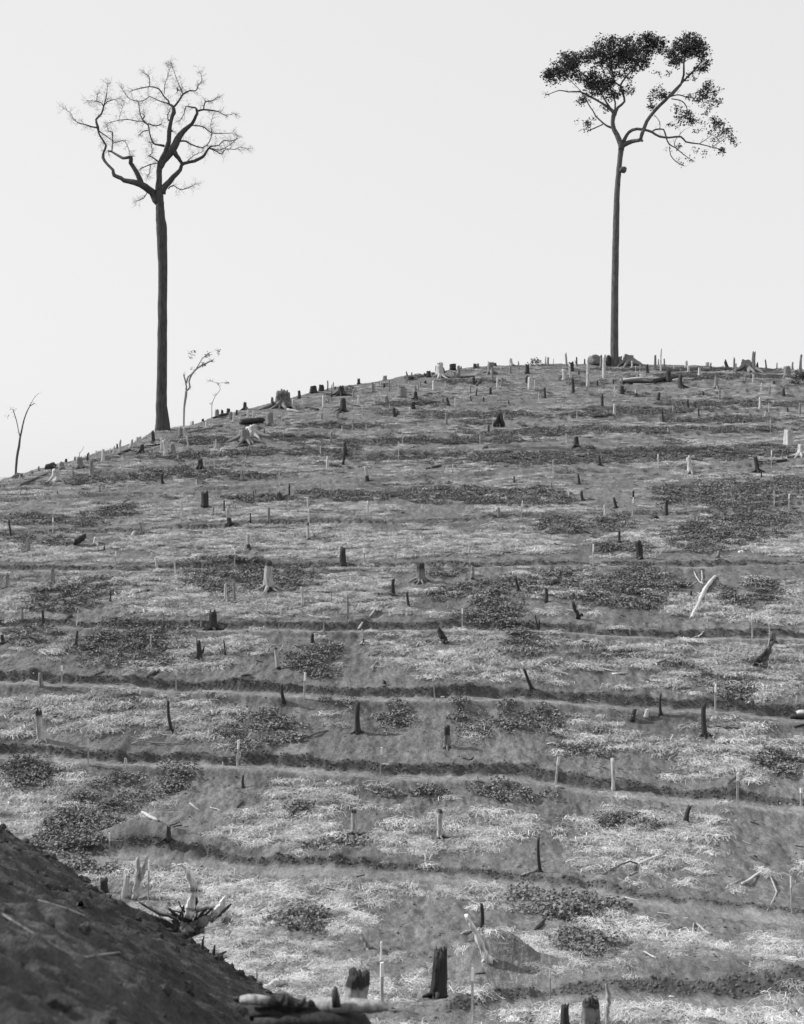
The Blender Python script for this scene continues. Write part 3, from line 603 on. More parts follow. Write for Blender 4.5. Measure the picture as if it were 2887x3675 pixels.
bigstump('D', 1306, 872, 758, 44, 'k', 'hollow black stump with two burnt walls beside the fourth path, left of centre', [(-.8,.3,1.06),(.6,.45,1.08)], 4, hollow=2.2)
bigstump('E', 958, 575, 462, 52, 'g', 'grey stump with black burnt rim and spreading roots, middle of the slope', [(-.5,.3,1.03),(.5,.3,1.0)], 6, chars=[.4,.4,.35,.38,.4,.5,.8,1], lean=-4)
bigstump('G', 258, 612, 422, 44, 'p', 'tall pale leaning stump with black top and two long roots at the left', [(0,.6,1.05)], 3, lean=-24, chars=[.4,.4,.25,.12,.1,.12,.5,1], flare=.35)
bigstump('H', 1120, 645, 515, 36, 'g', 'grey and black blotched stump above the second path, middle of photo', [(.3,.5,1.02)], 3, chars=[.3,.35,.3,.4,.35,.7,.8,.9])
bigstump('K', 1062, 1250, 945, 84, 'k', 'tall solid black charred stump near the bottom edge, right of centre', [(-.7,.22,1.03),(-.2,.15,1.0),(.65,.25,1.04)], 3, lean=18, flare=.5, tone=.03)
bigstump('K', 548, 1330, 1085, 132, 'k', 'thick black-topped stump with a pale bare strip, behind the blurred log', [(-.6,.25,1.03),(.1,.3,1.05)], 2, lean=30, chars=[.5,.5,.42,.36,.38,.5,.9,1], tone=.42, flare=.25)
bigstump('L', 400, 1460, 1262, 105, 'k', 'wide hollow black broken stump cut by the bottom edge at right', [(-.75,.3,1.02),(-.2,.2,1.06),(.15,.3,1.14),(.8,.3,1.0)], 2, chars=[.55]*7+[.9], tone=.4)
def lay(t, pts, k=.6, lift=.72):
    H = [hit(*src(t, q[0], q[1] + q[2] * k)) for q in pts]; n = len(pts); out = []
    cum = [0.]
    for i in range(1, n): cum.append(cum[-1] + math.hypot(pts[i][0] - pts[i - 1][0], pts[i][1] - pts[i - 1][1]) + 1e-6)
    for i, q in enumerate(pts):
        f = cum[i] / cum[-1]; d = min(H[i].y, H[0].y * (1 - f) + H[-1].y * f); m = d / F / 1.708
        out.append(px(t, q[0], q[1] + q[2] * k, d) + Vector((0, 0, q[2] * m * lift)))
    return out
def rods(t, name, label, cat, parts, group=None, sides=8, base=None, dist=None):
    """a dead piece made of bent tapered limbs: parts = [(name, tone, char, base distance shift, [(x, y, radius px, lift px)...])]"""
    SEED[0] += 1; random.seed(SEED[0])
    p0 = base or parts[0][3][0]; sx, sy = src(t, p0[0], p0[1]); B = hit(sx, sy)
    if dist: B = px(t, p0[0], p0[1], dist)
    OCC.append((B.x, B.y, .7)); o = empty(name, B)
    for nm, tone, ch, pts, up in parts:
        m = B.y / F / 1.708; P = []; rad = []
        LP_ = None if up else lay(t, pts)
        for i, q in enumerate(pts):
            if up: v = px(t, q[0], q[1], B.y + (q[3] * m if len(q) > 3 else 0))
            else: v = LP_[i]
            P.append(v - B); rad.append(max(q[2] * m, .012))
        Q_ = [P[0]]; R_ = [rad[0]]
        for i in range(1, len(P)):
            for f in (.33, .67, 1.):
                j = .22 if f < 1 else 0; Q_.append(P[i - 1].lerp(P[i], f) + Vector((random.gauss(0, j), random.gauss(0, j), random.gauss(0, j))) * rad[i]); R_.append((rad[i - 1] * (1 - f) + rad[i] * f) * random.uniform(.86, 1.12))
        Geo_ = Geo(); Geo_.tube(Q_, R_, sides, tone, ch, .2, jag=rad[-1] * .9, ell=random.uniform(.7, 1.)); Geo_.obj(nm, M_WOOD, o)
    return tag(o, label, cat, group)
up = True; dn = False
rods('K', 'leaning_stump', 'pale peeling leaning trunk beside a thin black post, bottom right of centre', 'dead trunk',
     [('trunk', .8, .1, [(1378,1020,34),(1345,965,30),(1310,890,26),(1275,815,22),(1243,752,20)], up), ('shard', .5, .2, [(1372,985,8),(1362,930,9),(1352,880,5)], up), ('root', .5, .2, [(1350,1000,12),(1332,1040,9),(1322,1090,5)], up), ('root', .5, .2, [(1385,1000,12),(1420,1025,8),(1440,1040,4)], up)], sides=12)
rods('K', 'leaning_stump', 'short pale leaning stump in dry grass left of the tall white stake', 'tree stump', [('trunk', .5, .2, [(648,945,20),(625,905,19),(600,868,17),(582,846,12)], up), ('root', .5, .2, [(640,935,10),(628,975,9),(600,1010,4)], up)], sides=12)
rods('J', 'split_trunk', 'pale forked trunk with two prongs standing left of a tall stake', 'dead trunk',
     [('trunk', .5, .14, [(818,645,22),(830,580,24),(840,500,20),(846,440,15),(846,390,13)], up), ('prong', .45, .22, [(835,570,16),(868,500,17),(890,440,12),(902,380,11)], up)], sides=12)
rods('J', 'root_mass', 'upturned tangle of black roots with a pale curved snag and pale spike', 'uprooted stump', [
     ('root_ball', .3, .55, [(1110,800,30),(1160,830,60),(1200,800,52),(1265,765,34),(1310,745,22)], up),
     ('snag', .8, .05, [(1150,745,30),(1165,690,30),(1180,640,26),(1185,590,20),(1172,530,24),(1155,480,20),(1135,450,9),(1112,435,8),(1088,440,6)], up),
     ('snag_bark', .08, .7, [(1190,700,16),(1198,640,20),(1202,585,14)], up),
     ('spike', .75, .08, [(1300,760,22),(1335,710,26),(1365,665,20),(1387,622,5)], up),
     ('spike', .16, .5, [(1290,780,12),(1350,735,12),(1385,705,9),(1420,672,4)], up),
     ('root', .07, .8, [(1180,760,14),(1130,770,14),(1080,740,10),(1035,700,6)], up), ('root', .2, .45, [(1090,770,12),(1040,745,11),(980,735,10),(900,690,7),(850,660,4)], up),
     ('root', .07, .8, [(1130,850,26),(1150,880,22),(1190,910,13),(1230,960,8),(1245,1000,5)], up), ('root', .07, .8, [(1210,770,10),(1240,735,9),(1262,695,4)], up),
     ('root', .06, .8, [(1140,730,8),(1115,700,6),(1095,655,3)], up), ('root', .3, .3, [(1200,720,9),(1260,700,9),(1310,695,5)], up), ('root', .07, .8, [(1085,780,9),(1060,820,8),(1080,860,5)], up),
     ('root', .08, .7, [(1105,745,7),(1120,710,6),(1130,680,2)], up), ('root', .5, .2, [(1085,760,12),(1100,742,8),(1108,738,3)], up),
     ('root_ball', .3, .55, [(1150,960,18),(1150,890,46),(1140,840,52),(1130,790,34)], up)] + [('root', random.Random(i).choice((.05, .08, .3)), random.Random(i + 50).choice((.8, .85, .4)), [(1130 + 9 * (i % 9), 790 + 8 * (i % 5), 9), (1075 + 31 * (i % 9) + 10 * (i % 3), 740 - 13 * (i % 4), 6), (1020 + 42 * (i % 9), 735 - 23 * (i % 5), 2.5)], up) for i in range(9)] + [('root', .06, .8, [(1150 - 20 * i, 850, 11), (1080 - 25 * i, 815 - 6 * i, 9), (1010 - 28 * i, 770 - 10 * i, 6)], up) for i in range(4)] + [('root_ball', .05, .85, [(1110,860,24),(1090,820,30),(1070,770,16)], up)], sides=14, base=(1165,890), dist=25.2)
rods('J', 'root_knot', 'small spiky black root clump on the dark bank edge below the root mass', 'uprooted stump', [('root', .05, .8, [(1225,945,22),(1260,965,16),(1290,1000,12)], up), ('root', .05, .8, [(1310,1030,20),(1312,980,12),(1318,925,5)], up), ('root', .05, .8, [(1305,1010,14),(1350,985,12),(1390,965,4)], up), ('root', .05, .8, [(1320,1000,10),(1350,1015,8),(1395,1000,3)], up), ('root', .05, .8, [(1240,950,12),(1245,905,8),(1252,870,3)], up)], dist=24.2)
rods('E', 'tripod_root', 'pale and black three-legged root stump right of centre above the fourth path', 'uprooted stump', [('trunk', .4, .5, [(1274,560,15),(1276,530,12),(1275,486,8)], up), ('leg', .5, .3, [(1274,550,9),(1258,585,7),(1246,612,4)], up), ('leg', .3, .5, [(1276,550,9),(1290,580,8),(1302,605,4)], up), ('leg', .3, .5, [(1276,550,9),(1274,580,7),(1272,606,4)], up)])
rods('E', 'burnt_root', 'black leaning stub on splayed pale roots below the fourth path, centre', 'tree stump', [('trunk', .05, .9, [(1108,950,26),(1095,920,24),(1080,890,17),(1064,858,12)], up), ('root', .5, .2, [(1085,945,9),(1065,975,8),(1045,1005,5)], up), ('root', .4, .3, [(1105,945,8),(1112,965,7),(1110,985,4)], up), ('root', .1, .7, [(1112,935,8),(1128,950,6),(1140,968,3)], up)], sides=11)
rods('B', 'walking_stump', 'ragged black burnt stump with two ends like legs, upper left middle', 'tree stump', [('trunk', .04, .95, [(480,798,9),(484,750,10),(490,705,11),(493,662,9)], up), ('shard', .04, .95, [(506,742,7),(500,715,8),(494,690,8)], up)])
rods('B', 'burnt_arch', 'black hollow arch-shaped stump high right of centre', 'tree stump', [('shell', .04, .95, [(1408,562,15),(1420,535,14),(1432,505,12),(1443,483,8)], up), ('shell', .04, .95, [(1458,562,15),(1455,530,14),(1447,500,11),(1443,482,8)], up), ('shell', .1, .6, [(1433,560,8),(1434,535,8),(1436,510,6)], up)], sides=10)
rods('F', 'burnt_stump', 'black crooked stump with thin pale roots below the big vine patch', 'tree stump', [('trunk', .05, .9, [(325,805,22),(318,770,17),(300,735,14),(290,700,14)], up), ('root', .1, .7, [(328,790,14),(345,772,9),(352,790,4)], up), ('root', .4, .3, [(300,790,5),(270,765,3),(235,790,2)], up), ('shard', .35, .3, [(312,740,6),(313,715,5),(312,700,4)], up)], sides=11)
rods('I', 'root_lump', 'large dark weathered root lump at right beneath the fourth path', 'uprooted stump', [('lump', .10, .6, [(1405,150,14),(1425,115,24),(1455,85,17),(1478,50,9)], up), ('lump', .16, .5, [(1440,135,12),(1468,100,19),(1490,60,15),(1500,25,7)], up), ('root', .2, .4, [(1470,75,14),(1500,30,12),(1515,-15,22),(1500,-50,18)], up), ('root', .1, .6, [(1500,-10,14),(1530,0,10),(1545,15,4)], up), ('root', .4, .3, [(1490,40,8),(1500,-20,6),(1492,-110,2)], up)], sides=12)
rods('D', 'root_lump', 'dark upturned root lump lying on the left slope between vine patches', 'uprooted stump', [('lump', .08, .65, [(455,350,12),(475,325,24),(505,308,24),(528,288,12)], up), ('root', .1, .6, [(470,340,8),(455,360,6),(440,375,3)], up), ('root', .1, .6, [(480,350,7),(485,372,4),(478,385,2)], up)], sides=10)
rods('D', 'dead_shrub', 'pale forked dead shrub in the left vine patch', 'dead shrub', [('stem', .5, .15, [(297,290,6),(296,262,5),(275,232,3)], up), ('stem', .5, .15, [(297,265,5),(300,240,4),(295,222,2)], up)])
rods('F', 'pale_root', 'white root knot trailing one long crooked branch down to the path at right', 'branch', [('knot', .66, .08, [(1308,398,12),(1325,402,17),(1345,405,9)], up), ('knot', .66, .08, [(1320,410,8),(1330,390,9),(1332,383,4)], up), ('branch', .66, .08, [(1325,415,6),(1350,436,6),(1372,450,5),(1415,456,5),(1450,464,5),(1457,476,3)], up)])
rods('F', 'fallen_trunk', 'long pale bare trunk lying diagonally with thin branches, right of centre', 'fallen trunk', [('trunk', .62, .08, [(1016,798,11),(1040,750,12),(1065,700,12),(1085,650,13),(1110,605,13),(1140,565,12),(1165,542,9)], dn),
     ('branch', .55, .1, [(1092,592,6),(1065,575,5),(1045,545,5),(1032,515,3)], dn), ('branch', .55, .1, [(1080,585,4),(1084,550,4),(1080,506,3)], dn), ('branch', .5, .15, [(1070,650,5),(1030,690,4),(990,725,4),(955,748,3)], dn), ('branch', .5, .15, [(1062,668,4),(1035,705,3),(1008,745,2)], dn),
     ('branch', .5, .15, [(1110,640,4),(1098,690,3),(1092,750,3)], dn), ('branch', .5, .15, [(1090,680,4),(1075,720,3),(1050,750,2)], dn), ('branch', .5, .15, [(960,750,3),(920,765,3),(888,780,2)], dn), ('branch', .5, .15, [(1020,580,4),(980,575,3),(930,588,3)], dn), ('branch', .5, .15, [(1052,575,3),(1030,590,3),(990,615,2)], dn)], sides=10)
# lying logs and sticks: (tile, tone, char, [(x, y, radius px)...], name, label)
LG = [('C', .55, .15, [(600,280,6),(680,271,7),(760,268,7),(830,270,6)], 'log', 'pale log on top of the black log pile near the right crest'),
 ('C', .04, .9, [(580,294,8),(650,291,10),(720,292,10),(800,295,9)], 'log', 'black log, left lower one of the pile near the right crest'),
 ('C', .04, .9, [(780,290,12),(830,278,13),(880,272,12),(960,262,8)], 'log', 'black log, right one of the pile near the right crest'),
 ('C', .5, .2, [(900,285,6),(960,276,7),(1030,274,5)], 'log', 'pale log end beside black flared stump near the right crest'),
 ('C', .55, .12, [(697,252,5),(750,256,6),(815,262,5)], 'log', 'short pale log just behind the black log pile'),
 ('C', .45, .15, [(660,304,3),(720,308,4),(790,302,3)], 'log', 'slim pale log in front of the black log pile'),
 ('C', .10, .6, [(1425,785,7),(1480,781,8),(1545,779,8),(1600,772,7)], 'log', 'straight dark log lying by a stake at far right'),
 ('C', .45, .2, [(1600,752,6),(1640,742,6),(1700,735,5)], 'log', 'pale log at the right edge below the pale broken stump'),
 ('A', .05, .85, [(1478,540,22),(1520,536,22),(1565,531,21),(1610,528,19)], 'log', 'short thick black log near the left crest'),
 ('A', .16, .5, [(120,930,7),(200,893,8),(270,865,9),(330,842,8)], 'log', 'dark log slanting down the far left slope'),
 ('A', .05, .8, [(290,822,15),(305,812,16),(328,803,16)], 'log', 'stubby black log end above the slanting log at far left'),
 ('A', .14, .6, [(730,736,6),(760,720,8),(800,705,6)], 'log', 'dark log behind the pale stump on the left crest'),
 ('A', .25, .4, [(1150,602,4),(1200,592,5),(1270,578,5),(1320,572,4)], 'log', 'thin log on the left crest beneath the black heap'),
 ('A', .3, .3, [(1300,568,7),(1340,560,8),(1365,556,5)], 'log', 'pale grey log right of the thin crest log at left'),
 ('A', .08, .7, [(1310,512,6),(1360,495,9),(1420,488,7)], 'log', 'black log in the heap behind the left crest stumps'),
 ('A', .16, .5, [(1445,695,4),(1490,680,6),(1525,676,4)], 'log', 'dark stick below the ribbed grey stump at left'),
 ('A', .2, .5, [(85,884,14),(110,868,18),(135,862,10)], 'log', 'grey root lump at the foot of the small far left tree'),
 ('A', .14, .6, [(885,690,5),(930,682,5),(985,672,4)], 'log', 'dark stick left of the big bare tree foot'),
 ('B', .5, .2, [(140,462,10),(175,468,10),(230,478,6)], 'log', 'pale shattered log right of the big grey splintered stump'),
 ('B', .05, .85, [(250,455,8),(290,458,9),(332,462,6)], 'log', 'short black log on the upper left slope'),
 ('B', .45, .2, [(1035,284,5),(1080,280,6),(1150,274,4)], 'log', 'pale log lying under the pale flared crest stump'),
 ('B', .05, .85, [(1203,262,9),(1240,262,10),(1284,260,9)], 'log', 'short black log near the centre crest'),
 ('B', .07, .7, [(1302,314,5),(1318,292,6),(1336,272,5)], 'log', 'short dark log leaning uphill near the centre crest'),
 ('B', .05, .8, [(862,262,10),(885,272,12),(912,268,8)], 'log', 'black curved log with upturned ends at the crest'),
 ('B', .12, .6, [(988,826,6),(1030,816,6),(1080,804,5)], 'log', 'thin dark log in the middle of the upper slope'),
 ('B', .1, .6, [(572,812,4),(600,808,5),(632,803,4)], 'log', 'small dark plank beside a stake on upper left middle slope'),
 ('B', .12, .6, [(500,420,6),(530,434,5),(580,442,4)], 'branch', 'long dark root running right from the buttressed stump'),
 ('B', .2, .5, [(1335,705,2),(1353,692,9),(1365,688,6)], 'log', 'small black clod-like stub in the middle of the upper slope'),
 ('D', .08, .7, [(836,650,7),(870,636,8),(905,628,8),(952,630,4)], 'branch', 'curved black branch lying on pale grass at left'),
 ('D', .5, .15, [(800,305,8),(815,288,9),(833,270,8)], 'log', 'short pale log below the leaning grey stump at left'),
 ('D', .12, .6, [(398,815,6),(420,798,12),(442,785,7)], 'log', 'dark burnt chunk on bare soil at left'),
 ('D', .2, .4, [(215,642,4),(245,628,5),(275,613,3)], 'branch', 'small dark stick below a grey flared stump at far left'),
 ('E', .6, .08, [(360,412,5),(400,404,7),(440,393,6),(470,388,6)], 'log', 'pale log lying against a black stump above the fifth path'),
 ('E', .6, .08, [(1570,408,5),(1600,402,9),(1640,388,8),(1678,372,6)], 'log', 'pale curved log right of centre above the fifth path'),
 ('E', .12, .6, [(1458,404,5),(1500,396,6),(1565,400,5)], 'log', 'dark slim log joined to a pale curved log right of centre'),
 ('E', .1, .6, [(335,354,5),(375,338,6),(418,320,4)], 'log', 'thin black log on the slope left of centre'),
 ('E', .14, .6, [(942,964,5),(970,952,6),(1002,938,4)], 'log', 'short dark log left of the black stub on pale roots'),
 ('E', .5, .15, [(645,790,6),(675,750,6),(710,712,5)], 'branch', 'pale branch lying up the slope in the middle'),
 ('E', .45, .3, [(575,868,7),(588,850,8),(602,825,5)], 'log', 'small leaning log on the fourth path bank'),
 ('E', .5, .2, [(1260,350,3),(1256,375,4),(1254,395,3)], 'branch', 'small pale branch hung beside a stake in the centre'),
 ('G', .12, .55, [(80,358,6),(120,366,7),(170,374,7),(245,384,8)], 'branch', 'long dark branch lying above the tall pale stump at left'),
 ('G', .15, .5, [(385,488,7),(430,465,7),(475,440,7),(512,420,6)], 'branch', 'dark knobbly branch on pale grass at left'),
 ('G', .2, .4, [(580,208,5),(610,196,6),(640,186,4)], 'branch', 'short dark stick above the third path at left'),
 ('G', .16, .5, [(900,222,7),(940,200,9),(982,180,7)], 'log', 'stubby dark log above the third path, left of centre'),
 ('G', .12, .6, [(1218,313,3),(1260,316,4),(1300,317,4)], 'branch', 'thin black stick lying on the third path'),
 ('G', .15, .6, [(1480,215,5),(1500,208,5),(1538,210,4)], 'branch', 'short black stick above the third path bank near centre'),
 ('G', .25, .4, [(805,632,4),(870,612,4),(940,628,4),(1060,625,3),(1130,635,3)], 'branch', 'long wavy grey branch lying above the second path'),
 ('G', .2, .4, [(1150,605,5),(1175,585,5),(1198,565,3)], 'branch', 'short stick right of the tall thin black stump at left'),
 ('H', .3, .35, [(200,105,9),(240,98,10),(290,70,8),(335,35,5)], 'log', 'grey broken log beside a vine patch left of centre'),
 ('H', .25, .4, [(665,185,5),(675,150,9),(692,125,6)], 'log', 'dark leaning splinter in pale grass near the centre'),
 ('H', .2, .4, [(270,585,4),(330,560,5),(390,548,4)], 'branch', 'dark stick lying left of the tall black stump in the middle'),
 ('H', .3, .3, [(622,906,4),(660,920,4),(692,938,4)], 'branch', 'pale stick, left arm of a lying fork near the centre'),
 ('H', .1, .6, [(690,940,4),(712,918,4),(732,896,4)], 'branch', 'dark stick, right arm of a lying fork near the centre'),
 ('H', .2, .5, [(1215,715,5),(1240,722,5),(1270,728,5),(1282,712,3)], 'branch', 'crooked twig on bare soil right of centre'),
 ('I', .06, .85, [(1022,535,4),(1090,530,6),(1170,530,8),(1250,536,8),(1322,542,6),(1380,524,4)], 'log', 'long black log lying behind a black stump at right'),
 ('I', .6, .1, [(1665,445,14),(1690,440,16),(1720,436,14)], 'log', 'pale log end poking in at the right edge'),
 ('I', .05, .9, [(1622,468,14),(1660,470,16),(1720,472,14)], 'log', 'black charred log beneath the pale log at the right edge'),
 ('I', .08, .8, [(1645,528,5),(1680,520,6),(1720,512,6)], 'log', 'thin black log at the right edge below the charred log'),
 ('I', .14, .55, [(412,572,7),(450,542,9),(488,515,7)], 'log', 'dark log on bare soil right of centre above the second path'),
 ('I', .5, .2, [(75,155,12),(110,130,12),(150,112,10),(205,118,6)], 'log', 'pale split log with dark end right of centre'),
 ('I', .6, .1, [(790,136,5),(840,118,5),(888,98,4)], 'branch', 'straight pale stick at right below the diagonal trunk'),
 ('I', .6, .1, [(530,203,5),(570,200,7),(618,196,4)], 'branch', 'short white stick on pale grass right of centre'),
 ('I', .55, .1, [(640,70,3),(655,110,4),(650,140,3)], 'branch', 'thin pale upright twig of the brush heap at right'),
 ('I', .55, .1, [(560,165,3),(660,132,4),(755,95,3)], 'branch', 'long pale stick of the brush heap at right'),
 ('I', .55, .1, [(400,150,3),(470,170,4),(555,188,3)], 'branch', 'long pale stick left of the brush heap at right'),
 ('I', .2, .5, [(1245,872,5),(1265,852,6),(1290,835,5)], 'log', 'dark stick beside the stake at lower right'),
 ('I', .55, .1, [(1405,498,4),(1445,530,5),(1470,490,4)], 'branch', 'pale V-shaped branch near the right edge'),
 ('I', .25, .3, [(820,725,3),(870,722,4),(930,696,3)], 'branch', 'pale curved stick on the lower right slope'),
 ('I', .6, .1, [(130,632,3),(170,624,4),(215,648,3)], 'branch', 'small arched pale stick above the second path right of centre'),
 ('J', .5, .25, [(870,108,7),(920,140,9),(975,165,7)], 'branch', 'pale broken branch by the black stump above the soil mound'),
 ('J', .55, .1, [(1165,55,3),(1195,80,4),(1230,104,3)], 'branch', 'short pale stick on bare soil at lower left'),
 ('J', .5, .15, [(1290,80,3),(1325,90,4),(1360,106,3)], 'branch', 'small pale stick right of the short one at lower left'),
 ('J', .12, .6, [(1455,82,5),(1472,62,6),(1492,42,4)], 'branch', 'small black stick on the lower slope left of centre'),
 ('K', .08, .7, [(158,138,8),(175,118,10),(192,98,8)], 'log', 'stubby black stick on pale ground near the lower middle'),
 ('K', .55, .2, [(0,1195,18),(50,1176,20),(90,1160,18),(120,1150,12)], 'log', 'pale weathered log propped at the dark bank, bottom left of centre'),
 ('K', .3, .3, [(440,828,8),(475,816,9),(508,806,6)], 'log', 'short grey log in pale grass, lower middle'),
 ('K', .12, .6, [(1660,832,5),(1685,812,6),(1712,792,5)], 'branch', 'dark stick on bare soil right of the thin black post'),
 ('K', .3, .4, [(1575,498,6),(1620,484,7),(1680,464,6)], 'branch', 'root reaching left from the thin black post by the lowest path'),
 ('K', .5, .2, [(1208,856,8),(1235,845,9),(1260,838,7)], 'log', 'short pale log behind the leaning pale trunk'),
 ('K', .2, .5, [(1400,622,5),(1420,608,6),(1445,592,3)], 'branch', 'small black stick just below the lowest path, right of centre'),
 ('K', .1, .6, [(1295,1102,4),(1322,1098,5),(1350,1095,4)], 'branch', 'thin black stick on the soil mound at bottom right of centre'),
 ('L', .6, .1, [(690,426,9),(740,408,10),(790,388,11),(838,376,10)], 'log', 'pale smooth log at lower right above the lowest path'),
 ('L', .2, .5, [(475,492,5),(530,460,6),(580,432,6),(640,412,5),(690,428,6)], 'branch', 'long dark crooked branch leading to the pale smooth log'),
 ('L', .2, .5, [(668,475,7),(675,455,8),(690,432,6)], 'branch', 'short dark fork dropping from the pale smooth log'),
 ('L', .6, .1, [(1330,548,7),(1375,525,7),(1415,495,7),(1455,466,5)], 'log', 'pale curved log near the right edge above the lowest path'),
 ('L', .5, .1, [(1255,556,6),(1290,540,6),(1325,518,4)], 'branch', 'pale stick just left of the curved log near right edge'),
 ('L', .6, .1, [(610,632,3),(650,644,4),(712,656,3)], 'branch', 'thin white stick lying on the lowest path'),
 ('L', .2, .5, [(980,556,5),(1030,532,5),(1080,510,4)], 'branch', 'dark straight stick on the bank at lower right'),
 ('L', .5, .15, [(1010,915,5),(1022,860,5),(1032,790,4)], 'branch', 'upright pale branch in the grass clump at bottom right'),
 ('L', .4, .2, [(1050,795,6),(1095,835,6),(1140,862,5)], 'branch', 'grey branch slanting right from the grass clump at bottom right'),
 ('L', .6, .1, [(725,965,4),(760,985,4),(800,1004,3)], 'branch', 'straight white stick at bottom right below the dark vines'),
 ('L', .15, .5, [(55,830,5),(85,795,6),(120,765,4)], 'branch', 'dark stick left of the bottom vine patch'),
 ('L', .6, .1, [(878,1242,4),(895,1240,4),(912,1242,4)], 'branch', 'tiny white stick on the dark hollow at bottom right'),
 ('L', .4, .2, [(1480,716,4),(1520,650,5),(1540,600,5),(1500,500,4)], 'branch', 'bent pale branch trailing over the bank near the right edge'),
 ('F', .12, .5, [(905,618,7),(950,598,8),(1010,588,6)], 'branch', 'dark curved branch left of the diagonal pale trunk'),
 ('F', .5, .1, [(1055,920,3),(1090,885,4),(1120,850,3)], 'branch', 'pale stick across the fourth path at right'),
 ('F', .5, .1, [(1130,755,3),(1200,780,4),(1282,802,3)], 'branch', 'thin pale stick below right of the diagonal trunk'),
 ('F', .05, .8, [(770,190,10),(795,182,14),(818,190,8)], 'log', 'black round clod-like stub on the sixth path at right'),
 ('F', .1, .7, [(275,182,4),(305,180,7),(330,182,4)], 'log', 'small black stub on the sixth path right of centre'),
 ('E', .05, .8, [(1592,125,8),(1606,122,13),(1620,128,8)], 'log', 'small black round stub above the sixth path right of centre')]
for t_, tone, ch, pts, nm, lab in LG:
    SEED[0] += 1; random.seed(SEED[0]); P = []; rad = []
    P = lay(t_, pts); rad = [max(q[2] * p.y / F / 1.708, .018) for q, p in zip(pts, P)]
    B = P[0].copy(); g = Geo()
    Q_ = [P[0]]; R_ = [rad[0]]
    for i in range(1, len(P)):
        mid = (P[i - 1] + P[i]) / 2 + Vector((random.gauss(0, 1), random.gauss(0, 1), random.gauss(0, .5))) * rad[i] * .3
        Q_ += [mid, P[i]]; R_ += [(rad[i - 1] + rad[i]) / 2 * random.uniform(.9, 1.12), rad[i]]
    g.tube([p - B for p in Q_], R_, 10, tone, ch, .2, jag=rad[-1] * .7, hollow=rad[-1] * .3)
    tag(g.obj(nm, M_WOOD, None, B), lab, 'log' if nm == 'log' else 'branch', 'logs and branches lying on the slope')
# the blurred log close by and the sticks on the near slope
def nearstick(pts, tone, ch, nm, lab, cat, lift=0.):
    SEED[0] += 1; random.seed(SEED[0]); P = []; rad = []
    for x, y, r in pts:
        sx, sy = src('J', x, y); b = hitnear(sx, sy); m = b.y / F / 1.708; P.append(b + Vector((0, 0, r * m * .5))); rad.append(r * m)
    B = P[0].copy(); g = Geo(); g.tube([p - B for p in P], rad, 10, tone, ch, .12, jag=rad[-1] * .4)
    tag(g.obj(nm, M_WOOD, None, B), lab, cat)
nearstick([(230,655,7),(320,682,8),(400,708,9),(460,730,9),(520,752,6)], .36, .2, 'stick', 'pale stick lying highest on the dark near slope', 'stick')
nearstick([(450,1013,7),(540,1002,8),(630,990,8),(735,974,6)], .30, .2, 'stick', 'straight pale stick pointing right in the middle of the dark near slope', 'stick')
nearstick([(15,742,8),(110,800,8),(200,856,9),(300,918,9),(400,972,9),(440,990,6)], .26, .3, 'stick', 'long bent pale pole slanting down the dark near slope', 'stick')
nearstick([(460,1045,6),(520,1095,7),(590,1150,7),(650,1185,5)], .24, .3, 'stick', 'pale stick below the long pole on the dark near slope', 'stick')
nearstick([(60,820,5),(120,850,6),(180,880,5)], .18, .3, 'stick', 'short dim stick under the long pole at left edge', 'stick')
nearstick([(478,690,17),(498,690,22),(515,690,14)], .10, .5, 'stub', 'round dark stub end on the near slope', 'stub')
nearstick([(510,692,6),(560,698,5),(610,704,3)], .06, .7, 'stick', 'thin dark twig beside the round stub on the near slope', 'stick')
SEED[0] += 1; random.seed(77); dl = 12.5
o = empty('near_log', px('K', 350, 1300, dl)); g = Geo()
P = [px('K', a, b, dl + c) - o.location for a, b, c in ((-80,1330,.6),(60,1310,.5),(200,1298,.4),(350,1296,.2),(480,1298,.1),(600,1299,0),(700,1303,0),(755,1306,0))]
g.tube(P, [.06,.075,.08,.08,.078,.068,.056,.03], 14, .38, [.75,.7,.6,.42,.3,.12,.1,.1], .1, jag=.02); g.obj('trunk', M_WOOD, o)
g = Geo(); P = [px('K', a, b, dl + .1) - o.location for a, b in ((-60,1400,),(150,1390),(420,1385),(600,1400),(640,1460))]
g.tube(P, [.08,.105,.10,.09,.07], 12, .06, .8, .12); g.obj('lower_limb', M_WOOD, o)
g = Geo(); P = [px('K', a, b, dl) - o.location for a, b in ((440,1300),(436,1250),(430,1195))]
g.tube(P, [.05,.045,.03], 8, .1, .7, .1, jag=.02); g.obj('knot', M_WOOD, o)
for pts, rs in ((((-60,1300),(10,1296),(70,1285),(130,1292),(190,1300),(260,1305),(330,1312)), (.05,.07,.055,.08,.055,.04,.025)), (((-90,1350),(20,1335),(130,1345),(260,1335),(380,1330)), (.08,.09,.07,.06,.04))):
    g = Geo(); g.tube([px('K', a, b, dl + .15) - o.location for a, b in pts], rs, 11, .12, .62, .2); g.obj('root', M_WOOD, o)
g = Geo(); P = [px('K', a, b, dl + .1) - o.location for a, b in ((460,1395),(500,1500),(520,1700))]
g.tube(P, [.12,.14,.15], 12, .07, .75, .12); g.obj('prop', M_WOOD, o)
g = Geo(); g.tube([px('K', a, b, dl - .1) - o.location for a, b in ((-150,1262),(-100,1258),(-40,1262),(20,1268),(62,1280))], [.035,.05,.052,.045,.03], 12, .42, [.2,.2,.3,.5,.8], .12, jag=.02); g.obj('limb', M_WOOD, o)
